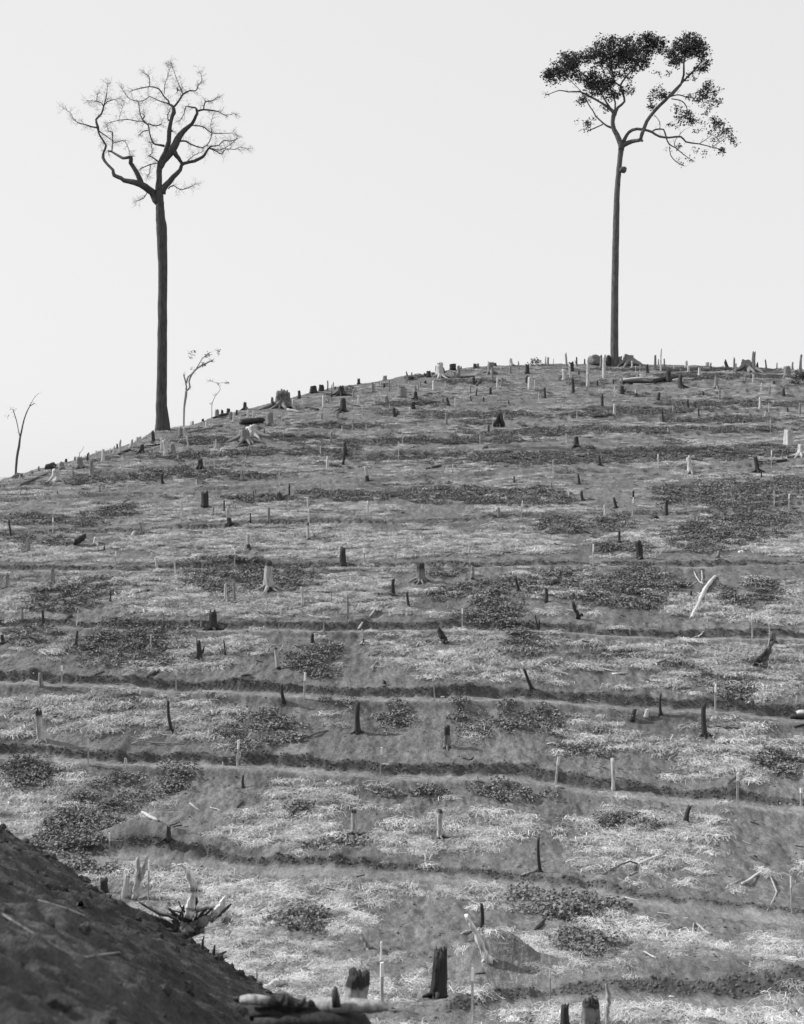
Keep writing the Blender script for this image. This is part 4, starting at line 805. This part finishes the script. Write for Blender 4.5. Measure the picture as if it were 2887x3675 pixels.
for a, b, c_, e_ in ((90,1290,120,1225),(160,1290,150,1240),(215,1295,250,1250),(290,1300,275,1262),(60,1285,40,1235)):
    g = Geo(); g.tube([px('K', a, b, dl) - o.location, px('K', (a + c_) / 2 + 6, (b + e_) / 2, dl) - o.location, px('K', c_, e_, dl) - o.location], [.035, .028, .012], 7, .08, .7, .2); g.obj('spur', M_WOOD, o)
tag(o, 'thick out-of-focus log with a pale bare end, close at the bottom edge', 'log')
bigs = px('L', 505, 1190, hit(*src('L', 505, 1400)).y)
rods('L', 'pale_post', 'tall pale split post with a pointed white top at the bottom right', 'post', [('shaft', .42, .2, [(500,1420,17),(502,1330,16),(505,1250,15),(508,1215,15),(500,1185,11),(492,1166,3)], up)], sides=9)
# ------------------------------------------------------------------ trees
def field(u, v, s, amp): return amp * float(fbm(np.array(u / 260.), np.array(v / 260.), 2, s)) * 2
class Tree:
    def __init__(s, name, label, x, y, zoom, bark, seed, amp, axis, bdist=0, base=None, cat='tree', group=None):
        random.seed(seed); s.z = zoom; s.seed = seed; s.amp = amp; s.axis = axis
        B = hit(x, y); s.d = B.y + bdist
        s.B = Vector(((x - CX) * s.d / F, s.d, (CY - y) * s.d / F if base is None else B.z))
        s.o = empty(name, s.B); s.bark = bark; tag(s.o, label, cat, group); s.tw = Geo(); s.tips = []; s.LV = []; s.LF = []
    def pt(s, u, v, raw=False):
        ox, oy, k = s.z; x, y = (u, v) if raw else (ox + u / k, oy + v / k)
        far = min(abs(u - s.axis) / 200., 1.) if not raw else 0
        d = s.d + (field(u, v, s.seed, s.amp) * far if not raw else 0)
        return Vector(((x - CX) * d / F, d, (CY - y) * d / F)) - s.B
    def rr(s, r, raw=False): return r * s.d / F / (1 if raw else s.z[2])
    def limb(s, pts, name='limb', raw=False, sides=9, r0=None, flare=0, dy=0., rough=.06):
        P = []; rad = []
        for i, q in enumerate(pts):
            r = q[2] if len(q) > 2 else (r0 or 3)
            P.append(s.pt(q[0], q[1], raw)); rad.append(s.rr(r if raw else r * (.9 if r < 12 else 1), raw))
        Q = []; R_ = []                                           # Catmull-Rom smoothing with small kinks
        for i in range(len(P) - 1):
            a = P[max(i - 1, 0)]; b = P[i]; c = P[i + 1]; e_ = P[min(i + 2, len(P) - 1)]
            kk = 2 if not raw else 4
            for j in range(kk):
                t_ = j / kk
                q = .5 * ((2 * b) + (c - a) * t_ + (2 * a - 5 * b + 4 * c - e_) * t_ ** 2 + (3 * b - a - 3 * c + e_) * t_ ** 3)
                if j: q += Vector((random.gauss(0, 1), 0, random.gauss(0, 1))) * rad[i] * (.15 if not raw else .03)
                Q.append(q); R_.append((rad[i] * (1 - t_) + rad[i + 1] * t_))
        Q.append(P[-1]); R_.append(rad[-1])
        g = Geo(); g.tube(Q, R_, sides, .1, 0, rough, 5 if flare else 0, flare)
        meshobj(name, [tuple(v) for v in g.V], g.F, s.bark, s.o)
        s.tips.append((Q, R_)); return Q
    def twig(s, p, a, el, L, r, depth):
        n = 4; P = [p.copy()]; q = p.copy(); az = random.uniform(-.8, .8)
        for i in range(n):
            a += random.gauss(0, .30); a += (1.35 - a) * .03
            q = q + Vector((math.cos(a) * math.cos(az), math.sin(az), math.sin(a) * math.cos(az))) * (L / n); P.append(q.copy())
        s.tw.tube(P, [r * (1 - .8 * i / n) for i in range(n + 1)], 3, .1, 0, 0)
        if depth > 0:
            for k in range(random.choice((2, 3, 3))):
                i = random.randint(1, n); s.twig(P[i], a + random.choice((-1, 1)) * random.uniform(.35, 1.0), 0, L * random.uniform(.45, .75), r * .62, depth - 1)
    def twigs(s, per, L, rmax, depth, r):
        for Q, R_ in s.tips:
            for i in range(1, len(Q)):
                if R_[i] > rmax: continue
                k = per * (1 + (i == len(Q) - 1) * 1.0)
                for _ in range(int(k) + (random.random() < k % 1)):
                    dv = Q[i] - Q[i - 1]; a = math.atan2(dv.z, dv.x) + random.choice((-1, 1)) * random.uniform(.2, 1.2)
                    s.twig(Q[i], a, 0, L * random.uniform(.5, 1.2), r, depth)
    def blob(s, cx, cy, rx, ry, dens=1., size=.2):
        c = s.pt(cx, cy); RX = s.rr(rx); RY = s.rr(ry); n = int(dens * math.pi * RX * RY / (size ** 2) * 7.5)
        ncl = max(3, n // 16); cl = []
        for _ in range(ncl):
            q = math.sqrt(random.random()); th = random.uniform(0, 6.28); cl.append(c + Vector((RX * q * math.cos(th), random.gauss(0, .5) * min(RX, 2.), RY * q * math.sin(th))))
        for _ in range(n):
            p = random.choice(cl) + Vector((random.gauss(0, 1), random.gauss(0, 1), random.gauss(0, .8))) * size * 1.2
            u = Vector((random.gauss(0, 1), random.gauss(0, 1), random.gauss(0, .6))).normalized(); v = u.cross(Vector((random.gauss(0, 1), random.gauss(0, 1), random.gauss(0, 1)))).normalized()
            L = size * random.uniform(.45, .9); W = L * .55; b = len(s.LV)
            s.LV += [tuple(p - u * L), tuple(p + v * W), tuple(p + u * L), tuple(p - v * W)]; s.LF.append((b, b + 1, b + 2, b + 3))
        for p in cl[::2]:                                         # a spray of fine twigs under each tuft
            s.twig(p - Vector((0, 0, size)), random.uniform(.3, 2.8), 0, size * 3.2, s.rr(1.2), 0)
    def finish(s):
        if s.tw.V:
            o = meshobj('twigs', [tuple(v) for v in s.tw.V], s.tw.F, s.bark, s.o); tag(o, kind='stuff')
        if s.LV:
            o = meshobj('foliage', s.LV, s.LF, M_CROWN, s.o, smooth=False); tag(o, kind='stuff')
LZ = (200, 180, 2.372)
T = Tree('bare_tree', 'tall dark leafless tree with a crooked open crown on the left crest', 583, 1540, LZ, M_BARKD, 501, 1.6, 885)
T.limb([(584,1560,27),(584,1535,25),(583,1500,21.5),(581,1434,18),(582,1320,17),(583,1200,16.5),(585,1000,15.5),(583,900,17),(581,820,18.5),(577,780,16),(575,740,14.5),(573,700,14),(573,686,13)], 'trunk', raw=True, sides=22, flare=.18, rough=.03)
for P in [
 [(880,1300,34),(840,1240,32),(790,1185,30),(720,1140,28),(620,1115,21),(560,1090,18),(500,1065,17),(490,1020,13),(440,970,12),(405,915,14),(410,870,10),(430,810,10),(400,760,9),(370,710,9),(360,650,12),(345,590,9),(390,545,8),(410,480,7),(430,410,5),(440,340,3),(445,290,2)],
 [(730,1150,26),(700,1060,20),(665,1000,18),(640,960,18),(645,910,16),(575,920,12),(480,865,9),(450,860,8)],[(480,865,6),(485,790,5),(485,700,6),(450,690,4),(445,650,2)],[(485,795,4),(540,775,4),(590,775,4),(625,850,3),(635,900,3)],
 [(370,690,6),(430,730,4),(485,770,3)],[(355,660,9),(300,650,7),(240,630,6),(195,620,5),(150,580,3),(125,530,2),(75,500,1.5)],[(410,480,4),(440,440,4),(500,420,3),(560,412,2)],[(405,470,5),(390,450,4),(350,435,4),(280,430,2)],[(350,435,3),(355,400,3),(360,370,1.5)],
 [(870,600,3),(870,600,3)],
 [(885,1220,34),(885,1100,24),(890,980,24),(940,870,22),(965,780,19),(970,690,19),(985,600,15),(1010,530,18),(1000,480,13),(970,465,9)],[(1010,480,10),(1050,430,9),(1085,375,9),(1140,345,7),(1195,345,5),(1215,300,4),(1245,260,3),(1235,200,2)],
 [(1085,375,6),(1070,340,5),(1050,290,4),(1030,240,3),(1000,160,2),(985,110,2)],[(970,465,8),(960,430,7),(920,390,6),(880,330,6),(800,310,5),(700,330,4),(640,350,3)],[(800,310,4),(800,250,4),(790,215,4),(760,200,2)],
 [(960,455,6),(880,430,5),(850,415,4),(800,395,4),(770,420,4),(710,435,4),(640,420,3),(600,385,2),(570,330,2)],[(925,370,4),(930,300,3),(945,250,3),(965,190,2),(960,150,1.5)],[(1040,350,4),(1035,320,8),(1045,345,5)],
 [(905,1220,34),(940,1150,26),(1000,1080,22),(1060,1020,17),(1075,970,15),(1130,955,13),(1180,945,14),(1250,910,13),(1280,870,11),(1320,820,8),(1390,810,5),(1430,770,4),(1490,775,4),(1545,755,3)],
 [(1310,835,6),(1370,860,5),(1415,885,4),(1450,840,4),(1520,845,3),(1570,825,2),(1630,840,1.5)],[(1330,835,4),(1400,850,4),(1480,810,3),(1540,760,2)],[(1110,955,5),(1150,920,4),(1190,890,3),(1240,870,2)],
 [(890,1000,24),(920,950,22),(960,900,26),(1000,840,34),(1040,760,29),(1090,690,22),(1160,630,14),(1195,560,12),(1205,520,12),(1190,490,8),(1150,485,6),(1110,480,5),(1095,540,4),(1060,600,3)],
 [(1205,520,11),(1260,505,9),(1350,515,7),(1400,530,4),(1450,555,3),(1520,540,2)],[(1260,505,6),(1270,450,6),(1290,435,5),(1340,430,4),(1375,400,3)],[(1150,640,7),(1220,645,6),(1270,660,6),(1320,700,5),(1400,710,4),(1500,705,2)],
 [(1060,775,9),(1110,775,8),(1150,800,7),(1250,830,5),(1310,780,4),(1330,700,4),(1320,640,3),(1340,560,2)],[(1000,860,24),(1030,900,18),(1060,940,14),(1080,985,14)],
 [(900,970,9),(830,915,6),(790,900,5),(820,880,4),(820,830,4),(810,790,3)],[(925,815,12),(870,805,9),(830,790,8),(800,700,6),(790,640,7),(740,590,6),(715,520,5),(710,450,3)],[(790,640,5),(740,605,5),(700,605,4),(620,590,4),(540,597,3),(450,620,3)],
 [(790,625,6),(850,645,6),(900,630,5)],[(890,955,6),(800,975,5),(720,1010,4)],[(808,975,4),(800,1050,3),(785,1060,3)],[(960,1180,6),(1000,1150,4),(1060,1185,4),(1120,1175,4),(1190,1140,3)],[(780,1210,4),(750,1260,4),(690,1285,2)],[(540,597,2),(555,530,1.5),(570,480,1)],
 [(975,690,12),(995,690,10)],[(800,680,5),(750,690,4),(720,715,3)],[(740,590,6),(760,560,4),(735,540,3)],[(965,600,8),(955,560,4),(970,520,4)]]:
    if len(P) == 2 and P[0][:2] == P[1][:2]: continue
    T.limb(P)
T.twigs(2.9, T.rr(54), T.rr(9.5), 2, T.rr(1.15))
T.finish()
RZ = (1900, 90, 2.135)
T = Tree('leafy_tree', 'tall slender tree with a wide flat leafy crown on the right crest', 2205, 1312, RZ, M_BARKR, 502, 2.4, 700)
T.limb([(2204,1330,15),(2205,1305,14),(2206,1200,13.5),(2208,1000,12.5),(2212,800,11.5),(2215,700,10),(2219,640,9.5),(2224,590,9),(2229,545,9.5),(2234,518,11)], 'trunk', raw=True, sides=18, flare=.12, rough=.03)
for P in [[(705,960,22),(690,880,20),(650,800,17),(640,740,15),(650,680,17),(630,650,12),(560,600,9),(470,550,8),(390,510,7),(300,512,5),(230,500,4),(150,530,3),(125,530,5)],[(655,690,13),(680,630,11),(730,585,9),(715,520,8),(700,460,8),(740,400,7),(790,340,6),(850,280,5)],
 [(720,480,8),(660,440,6),(640,380,6),(630,300,5),(620,220,4)],[(640,785,12),(600,775,9),(565,750,7),(510,700,7),(490,660,5),(450,600,5),(390,500,4)],[(565,760,5),(500,790,5),(450,810,4)],[(630,650,9),(590,590,7),(560,540,5),(500,450,5),(420,380,4),(330,320,4)],
 [(650,670,8),(660,600,7),(630,500,5),(560,330,4),(560,250,4)],[(720,900,16),(750,840,13),(790,805,12),(870,800,11),(940,820,10),(1000,855,9),(1080,862,8),(1160,855,8),(1200,895,7),(1300,910,5),(1400,935,4),(1480,955,4)],
 [(940,820,7),(970,800,6),(1030,800,6),(1050,860,6),(1070,910,6),(1120,940,5),(1180,990,4),(1240,1030,3)],[(1075,930,4),(1085,1000,4),(1130,1050,4),(1190,1080,3)],
 [(720,920,20),(760,900,18),(820,885,14),(855,870,13),(870,820,14),(900,740,13),(960,660,13),(1040,580,12),(1100,530,10),(1160,460,9),(1185,380,9),(1185,300,7),(1200,230,6)],[(840,885,11),(868,886,10)],
 [(1050,570,10),(1110,500,8),(1200,410,8),(1260,350,7),(1320,280,5),(1340,200,4)],[(1070,550,7),(1130,535,5),(1170,540,5),(1210,555,4),(1280,560,3),(1380,560,3)],[(1090,565,5),(1150,575,5),(1190,600,5),(1210,650,4),(1200,700,4)],[(1000,795,3),(1000,740,3),(960,690,3)],
 [(1300,910,3),(1350,880,3),(1420,820,2),(1440,760,2)],[(1400,935,3),(1470,890,3),(1530,850,2)],[(740,400,5),(720,300,4),(740,200,4)],[(700,460,5),(600,430,4),(520,450,3)],[(330,320,3),(290,270,3),(270,240,2)],[(390,500,3),(330,440,3),(260,380,3)],[(1115,930,4),(1120,880,3),(1190,800,2)],[(850,280,4),(900,200,3),(920,120,3)]]:
    T.limb(P, dy=0)
g = Geo(); b = T.pt(715, 1112); g.tube([b + Vector((-.5, -.1, -.1)), b + Vector((-.1, -.2, 0)), b + Vector((.28, -.2, .02)), b + Vector((.5, -.2, 0))], [.25, .48, .5, .3], 12, .1, 0, .12)
meshobj('burl', [tuple(v) for v in g.V], g.F, M_BARKR, T.o)
for q in [(590,170,90,75),(740,190,90,85),(880,160,85,75),(700,270,150,50),(930,100,40,30),(1000,160,60,50),(860,290,60,40),(450,230,70,45),(330,280,90,45),(270,330,100,55),(200,370,70,45),(140,390,30,30),(290,235,50,20),(380,400,60,40,.8),(220,430,60,30,.5),(460,420,60,50),(510,470,80,45),(430,560,50,35,.5),(400,590,30,18),(590,450,60,45),
 (640,380,60,80,.5),(560,330,100,60,.4),(600,520,60,50,.8),(680,520,45,45,.8),(770,510,35,42,.7),(580,640,30,26,.6),(760,390,60,40,.4),(800,330,50,26,.7),(1220,140,100,55),(1160,210,85,65),(1290,180,65,60),(1120,280,40,26),(1350,270,45,60,.8),(1320,330,50,22),(1240,390,60,26,.3),(1080,240,30,36,.7),(1060,360,40,20,.3),(990,520,50,42,.7),(940,590,24,38,.7),(940,630,24,18),
 (1040,540,30,20),(990,370,30,18,.3),(1300,500,60,36,.35),(1390,510,58,55,.75),(1340,560,60,36,.6),(1250,560,40,22,.6),(1430,580,50,26,.6),(1380,450,60,26,.3),(1170,670,50,32,.75),(1200,720,68,36,.75),(1250,720,30,30,.6),(1110,750,50,36,.3),(1440,750,60,45,.65),(1330,750,30,36,.25),(1420,800,60,20,.3),(1520,840,48,46,.7),(1570,910,28,28,.5),(1475,955,24,16),
 (1430,870,60,36,.25),(1280,810,40,18,.3),(1160,930,24,22,.6),(1240,1030,16,12,.6),(1400,970,60,20,.25),(1290,960,40,18,.25),(1060,950,18,10,.4),(1150,1060,30,12,.4),(460,750,34,32,.7),(435,810,24,15,.7),(370,740,18,12,.3),(1130,620,40,18,.25),(1350,640,50,46,.2),(120,540,16,8,.5)]:
    T.blob(*q[:4], dens=(q[4] if len(q) > 4 else 1.5), size=.24 if len(q) > 4 else .26)
T.twigs(.5, T.rr(40), T.rr(6), 1, T.rr(1.3)); T.finish()
AZ_ = (0, 1200, 1.708)
T = Tree('small_tree', 'small thin tree with a sparse tilted crown behind the big bare tree', 660, 1528, AZ_, M_BARKP, 503, .5, 1140, bdist=60)
T.limb([(1128,640,7),(1128,565,6),(1130,450,7),(1140,380,9),(1142,345,9)], 'trunk')
for P in [[(1142,345,6),(1165,325,6),(1160,290,5),(1180,240,6),(1215,205,5),(1260,180,5),(1310,155,3)],[(1142,340,6),(1140,300,5),(1130,260,5),(1127,245,5)],[(1145,300,5),(1155,260,5),(1195,225,4),(1240,150,3),(1290,110,3)]]: T.limb(P)
for q in [(1185,115,28,20,.5),(1180,145,13,12,.6),(1260,120,32,22,.45),(1315,110,34,14,.45),(1240,180,30,18,.45),(1290,160,22,14,.35),(1180,205,6,10,.6)]: T.blob(*q[:4], dens=q[4] * .35, size=.17)
T.twigs(.6, T.rr(24), T.rr(5.5), 1, T.rr(.9)); T.finish()
T = Tree('small_tree', 'faintest small sapling with a flat wisp of leaves beyond the left crest', 762, 1500, AZ_, M_BARKP, 504, .4, 1300, bdist=90)
T.limb([(1300,560,3),(1300,480,2.4),(1300,430,2.2),(1320,380,2),(1352,335,1.8),(1335,300,1.5)], 'trunk')
T.limb([(1335,300,1.5),(1300,288,1.3),(1265,280,1)]); T.limb([(1335,300,1.5),(1370,296,1.3),(1410,298,1)])
for q in [(1290,284,24,5,.4),(1335,298,12,8,.5),(1393,298,20,8,.5),(1320,370,7,6,.8),(1298,422,6,6,.8)]: T.blob(*q[:4], dens=q[4] * .35, size=.17)
T.finish()
T = Tree('small_tree', 'thin leaning bare tree at the far left edge of the crest', 57, 1700, AZ_, M_BARKR, 505, .4, 120, bdist=40)
T.limb([(92,940,8),(98,860,7.5),(105,760,8),(118,690,8),(125,630,6),(140,560,5),(160,490,4),(185,440,3),(215,422,2)], 'trunk'); T.limb([(125,630,4),(115,590,3),(100,520,3),(80,460,3)]); T.limb([(185,440,2),(210,390,1.5),(240,360,1)])
for q in [(80,462,12,9,.5),(50,497,16,10,.3),(190,425,12,8,.3)]: T.blob(*q[:4], dens=q[4] * .4, size=.15)
T.twigs(.5, T.rr(26), T.rr(3.4), 1, T.rr(.7)); T.finish()
# leafy shrubs on the crest and a dead twig
T = Tree('shrub', 'small dark leafy shrub on the skyline left of the leafy tree', 1925, 1310, (1887, 1200, 1.708), M_BARKD, 506, .2, 65)
T.limb([(65,200,2),(66,180,2),(60,160,1)], 'stem'); T.limb([(66,185,2),(78,165,1.5),(84,155,1)], 'stem')
for q in [(65,175,32,14,.8),(62,160,20,12,.6),(80,165,14,12,.5)]: T.blob(*q[:4], dens=q[4], size=.22)
T.finish()
T = Tree('shrub', 'large dark blurry shrub at the right edge just below the crest', 2862, 1375, (1887, 1200, 1.708), M_BARKD, 507, .2, 1670)
T.limb([(1670,300,3),(1675,270,3),(1680,240,2)], 'stem')
for q in [(1675,270,44,26,.9),(1690,245,26,24,.9),(1640,295,30,12,.7)]: T.blob(*q[:4], dens=q[4], size=.22)
T.finish()
T = Tree('dead_twig', 'thin forked bare twig rising above the left crest stumps', 287, 1650, AZ_, M_BARKP, 508, .05, 490, cat='twig')
T.limb([(488,775,3),(488,750,2.5),(490,728,2.2),(505,710,1.5),(516,685,1)], 'stem'); T.limb([(490,728,1.5),(483,722,1)], 'fork'); T.finish()
# flat stone on the lowest-but-one path, a few pale stones
def stone(t, x, y, rx, ry, tone, label):
    SEED[0] += 1; random.seed(SEED[0]); b = hit(*src(t, x, y)); m = b.y / F / 1.708; g = Geo()
    V_, F_ = clod(SEED[0], 1.)
    g.V = [Vector((p[0] * rx * m * 1.1, p[1] * rx * m * .8, p[2] * ry * m * 1.1 + ry * m * .3)) for p in V_]; g.F = F_; g.tone = [tone] * len(V_); g.char = [.1] * len(V_)
    tag(g.obj('stone', M_WOOD, None, b, smooth=False), label, 'stone')
stone('I', 205, 898, 30, 11, .3, 'flat rounded stone at the foot of a stake on the second path')
stone('H', 1090, 346, 15, 6, .55, 'small pale stone on the third path near the centre')
stone('H', 1038, 366, 8, 6, .2, 'small dark stone at the foot of the central stake on the third path')
stone('D', 1143, 884, 13, 10, .6, 'pale round stone on the fourth path left of the hollow black stump')
stone('L', 668, 542, 9, 7, .6, 'pale stone on the bank above the lowest path at right')
stone('H', 735, 258, 12, 9, .12, 'dark stone above the third path bank left of centre')
stone('L', 173, 588, 8, 7, .05, 'small black stone on the lowest path right of centre')
stone('J', 1385, 790, 36, 34, .16, 'grey boulder right of the root mass')
stone('K', 1668, 1112, 9, 8, .5, 'small pale stone right of the soil mound hollow')
# ------------------------------------------------------------------ labels of the many: look, order, place
from collections import defaultdict
gr = defaultdict(list)
for o, x, kind, place in RECS: gr[(kind, place)].append((x, o))
NUM = ['', 'one', 'two', 'three', 'four', 'five', 'six', 'seven', 'eight', 'nine', 'ten', 'eleven', 'twelve', 'thirteen', 'fourteen', 'fifteen', 'sixteen', 'seventeen', 'eighteen', 'nineteen', 'twenty']
for (kind, place), L_ in gr.items():
    L_.sort(key=lambda q: q[0])
    for i, (x, o) in enumerate(L_):
        if len(L_) == 1: s_ = '%s %s' % (kind, place)
        elif i == 0: s_ = 'leftmost %s %s' % (kind, place)
        elif i == len(L_) - 1: s_ = 'rightmost %s %s' % (kind, place)
        else: s_ = '%s from left, %s %s' % (ORD[i] if i < 20 else '%dth' % (i + 1), kind, place)
        o['label'] = s_
# dry stalks
def clear(P, f=1.):
    k = np.ones(len(P), bool)
    for ox, oy, rr in OCC: k &= (P[:, 0] - ox) ** 2 + ((P[:, 1] - oy + rr * .25) / 1.3) ** 2 > (rr * f) ** 2
    return k
sp = [proto('stalks', *strands(i, 110, .62, .15, .15, .8, .006, .014), M_STRAW) for i in range(7)]
sp += [proto('stalks', *strands(50 + i, 60, .35, .2, .25, .6, .006, .016, .3), M_STRAW) for i in range(3)]
P, pr = sample(95000, lambda x, y, d, pa, bk, br: np.clip(strawmask(x, y, d, br) * (1 - .75 * np.clip(emask(LEAF, x, y, .25), 0, 1)), 0, 1) ** 1.15 * .95)
k = clear(P); P = P[k]; pr = pr[k]
so_ = scatter('dry_straw', sp, P, rots(len(P)), rng.uniform(.5, 1.1, len(P)) * np.clip(P[:, 1] / 52, .55, 1.), rng.integers(0, len(sp), len(P)))
tag(so_, 'tangled pale dry stalks and cut vines strewn over the terrace slopes', 'straw', kind='stuff')
# vines
lp = [proto('vine', *leaves(i, 76, .42, .22, .055, .105), M_LEAF) for i in range(6)]
P2, pr2 = sample(64000, lambda x, y, d, pa, bk, br: np.clip(leafmask(x, y, d), 0, 1) * (1 - .9 * pa) * .95)
k = clear(P2, .8); P2 = P2[k]
lo_ = scatter('creeping_vine', lp, P2, rots(len(P2)), rng.uniform(.6, 1.25, len(P2)), rng.integers(0, len(lp), len(P2)))
tag(lo_, 'dark broad-leaved creeping vine growing in patches on the slope', 'ground cover', kind='stuff')
# clods on the cut banks and between
cp = [proto('clod', *clod(i, .034), M_CLOD) for i in range(5)]
P3, pr3 = sample(420000, lambda x, y, d, pa, bk, br: np.clip(bk * 1. + .012 - pa * .01, 0, 1), y0=1820)
s3 = rng.uniform(.3, 1.0, len(P3)) ** 1.5 * 1.6
co_ = scatter('soil_clods', cp, P3, rng.uniform(0, 6.28, (len(P3), 3)), s3, rng.integers(0, 5, len(P3)))
tag(co_, 'crumbled lumps of dark soil along the cut banks', 'soil clods', kind='stuff')
print('stalks', len(P), 'vines', len(P2), 'clods', len(P3))

n_ = 16000; nx = rng.uniform(-11, 0, n_); ny = rng.uniform(5, 27, n_); P4 = np.stack([nx, ny, znear(nx, ny)], 1)
sd = -.35 + .349 * (nx + 8.5) + .937 * (ny - 25.6); k = (sd < .8) & (rng.random(n_) < .03 + .9 * np.exp(np.minimum(sd, 0) / .8)); P4 = P4[k]
nd = proto('clod', *clod(9, .05), M_DARK); ne = proto('clod', *clod(19, .05), M_DARK)
nc_ = scatter('near_clods', [nd, ne], P4, rng.uniform(0, 6.28, (len(P4), 3)), rng.uniform(.2, 1.0, len(P4)) ** 3 * 2.4, rng.integers(0, 2, len(P4)))
tag(nc_, 'loose dark lumps of earth on the near slope', 'soil clods', kind='stuff')

def sticks(seed, lo, hi, w0, w1, n=3):
    r = random.Random(seed); V = []; Fc = []
    for _ in range(n):
        a = r.uniform(0, 6.28); x, y, z = r.gauss(0, .3), r.gauss(0, .3), r.uniform(.0, .05); L = r.uniform(lo, hi); w_ = r.uniform(w0, w1) / 2; el = r.gauss(.03, .15); b = len(V)
        for i in range(4):
            for k in range(3):
                th = k * 2.094; V.append((x - math.sin(a) * math.cos(th) * w_, y + math.cos(a) * math.cos(th) * w_, z + math.sin(th) * w_))
            x += math.cos(a) * L / 3; y += math.sin(a) * L / 3; z += math.sin(el) * L / 3; a += r.gauss(0, .25); el += r.gauss(0, .1)
        for i in range(3):
            for k in range(3): Fc.append((b + i * 3 + k, b + i * 3 + (k + 1) % 3, b + i * 3 + 3 + (k + 1) % 3, b + i * 3 + 3 + k))
    return V, Fc
M_TWP = plain('pale_twig', .35, .6, 3., .8, .2, .6, .6); M_TWD = plain('dark_twig', .03, .1, 3.)
tp = [proto('litter', *sticks(i, .2, .9, .02, .045), M_TWP) for i in range(4)] + [proto('litter', *sticks(9 + i, .15, .6, .03, .08, 2), M_TWD) for i in range(4)]
P5, p5 = sample(7000, lambda x, y, d, pa, bk, br: .75 * (1 - .9 * pa) * (1 - .5 * br) * np.ones_like(x)); P5 = P5[clear(P5, .6)]
tw_ = scatter('twig_litter', tp, P5, rots(len(P5)), rng.uniform(.4, 1.2, len(P5)) * np.clip(P5[:, 1] / 60, .4, 1.), rng.integers(0, len(tp), len(P5)))
tag(tw_, 'broken twigs and charred chips littering the soil', 'litter', kind='stuff')
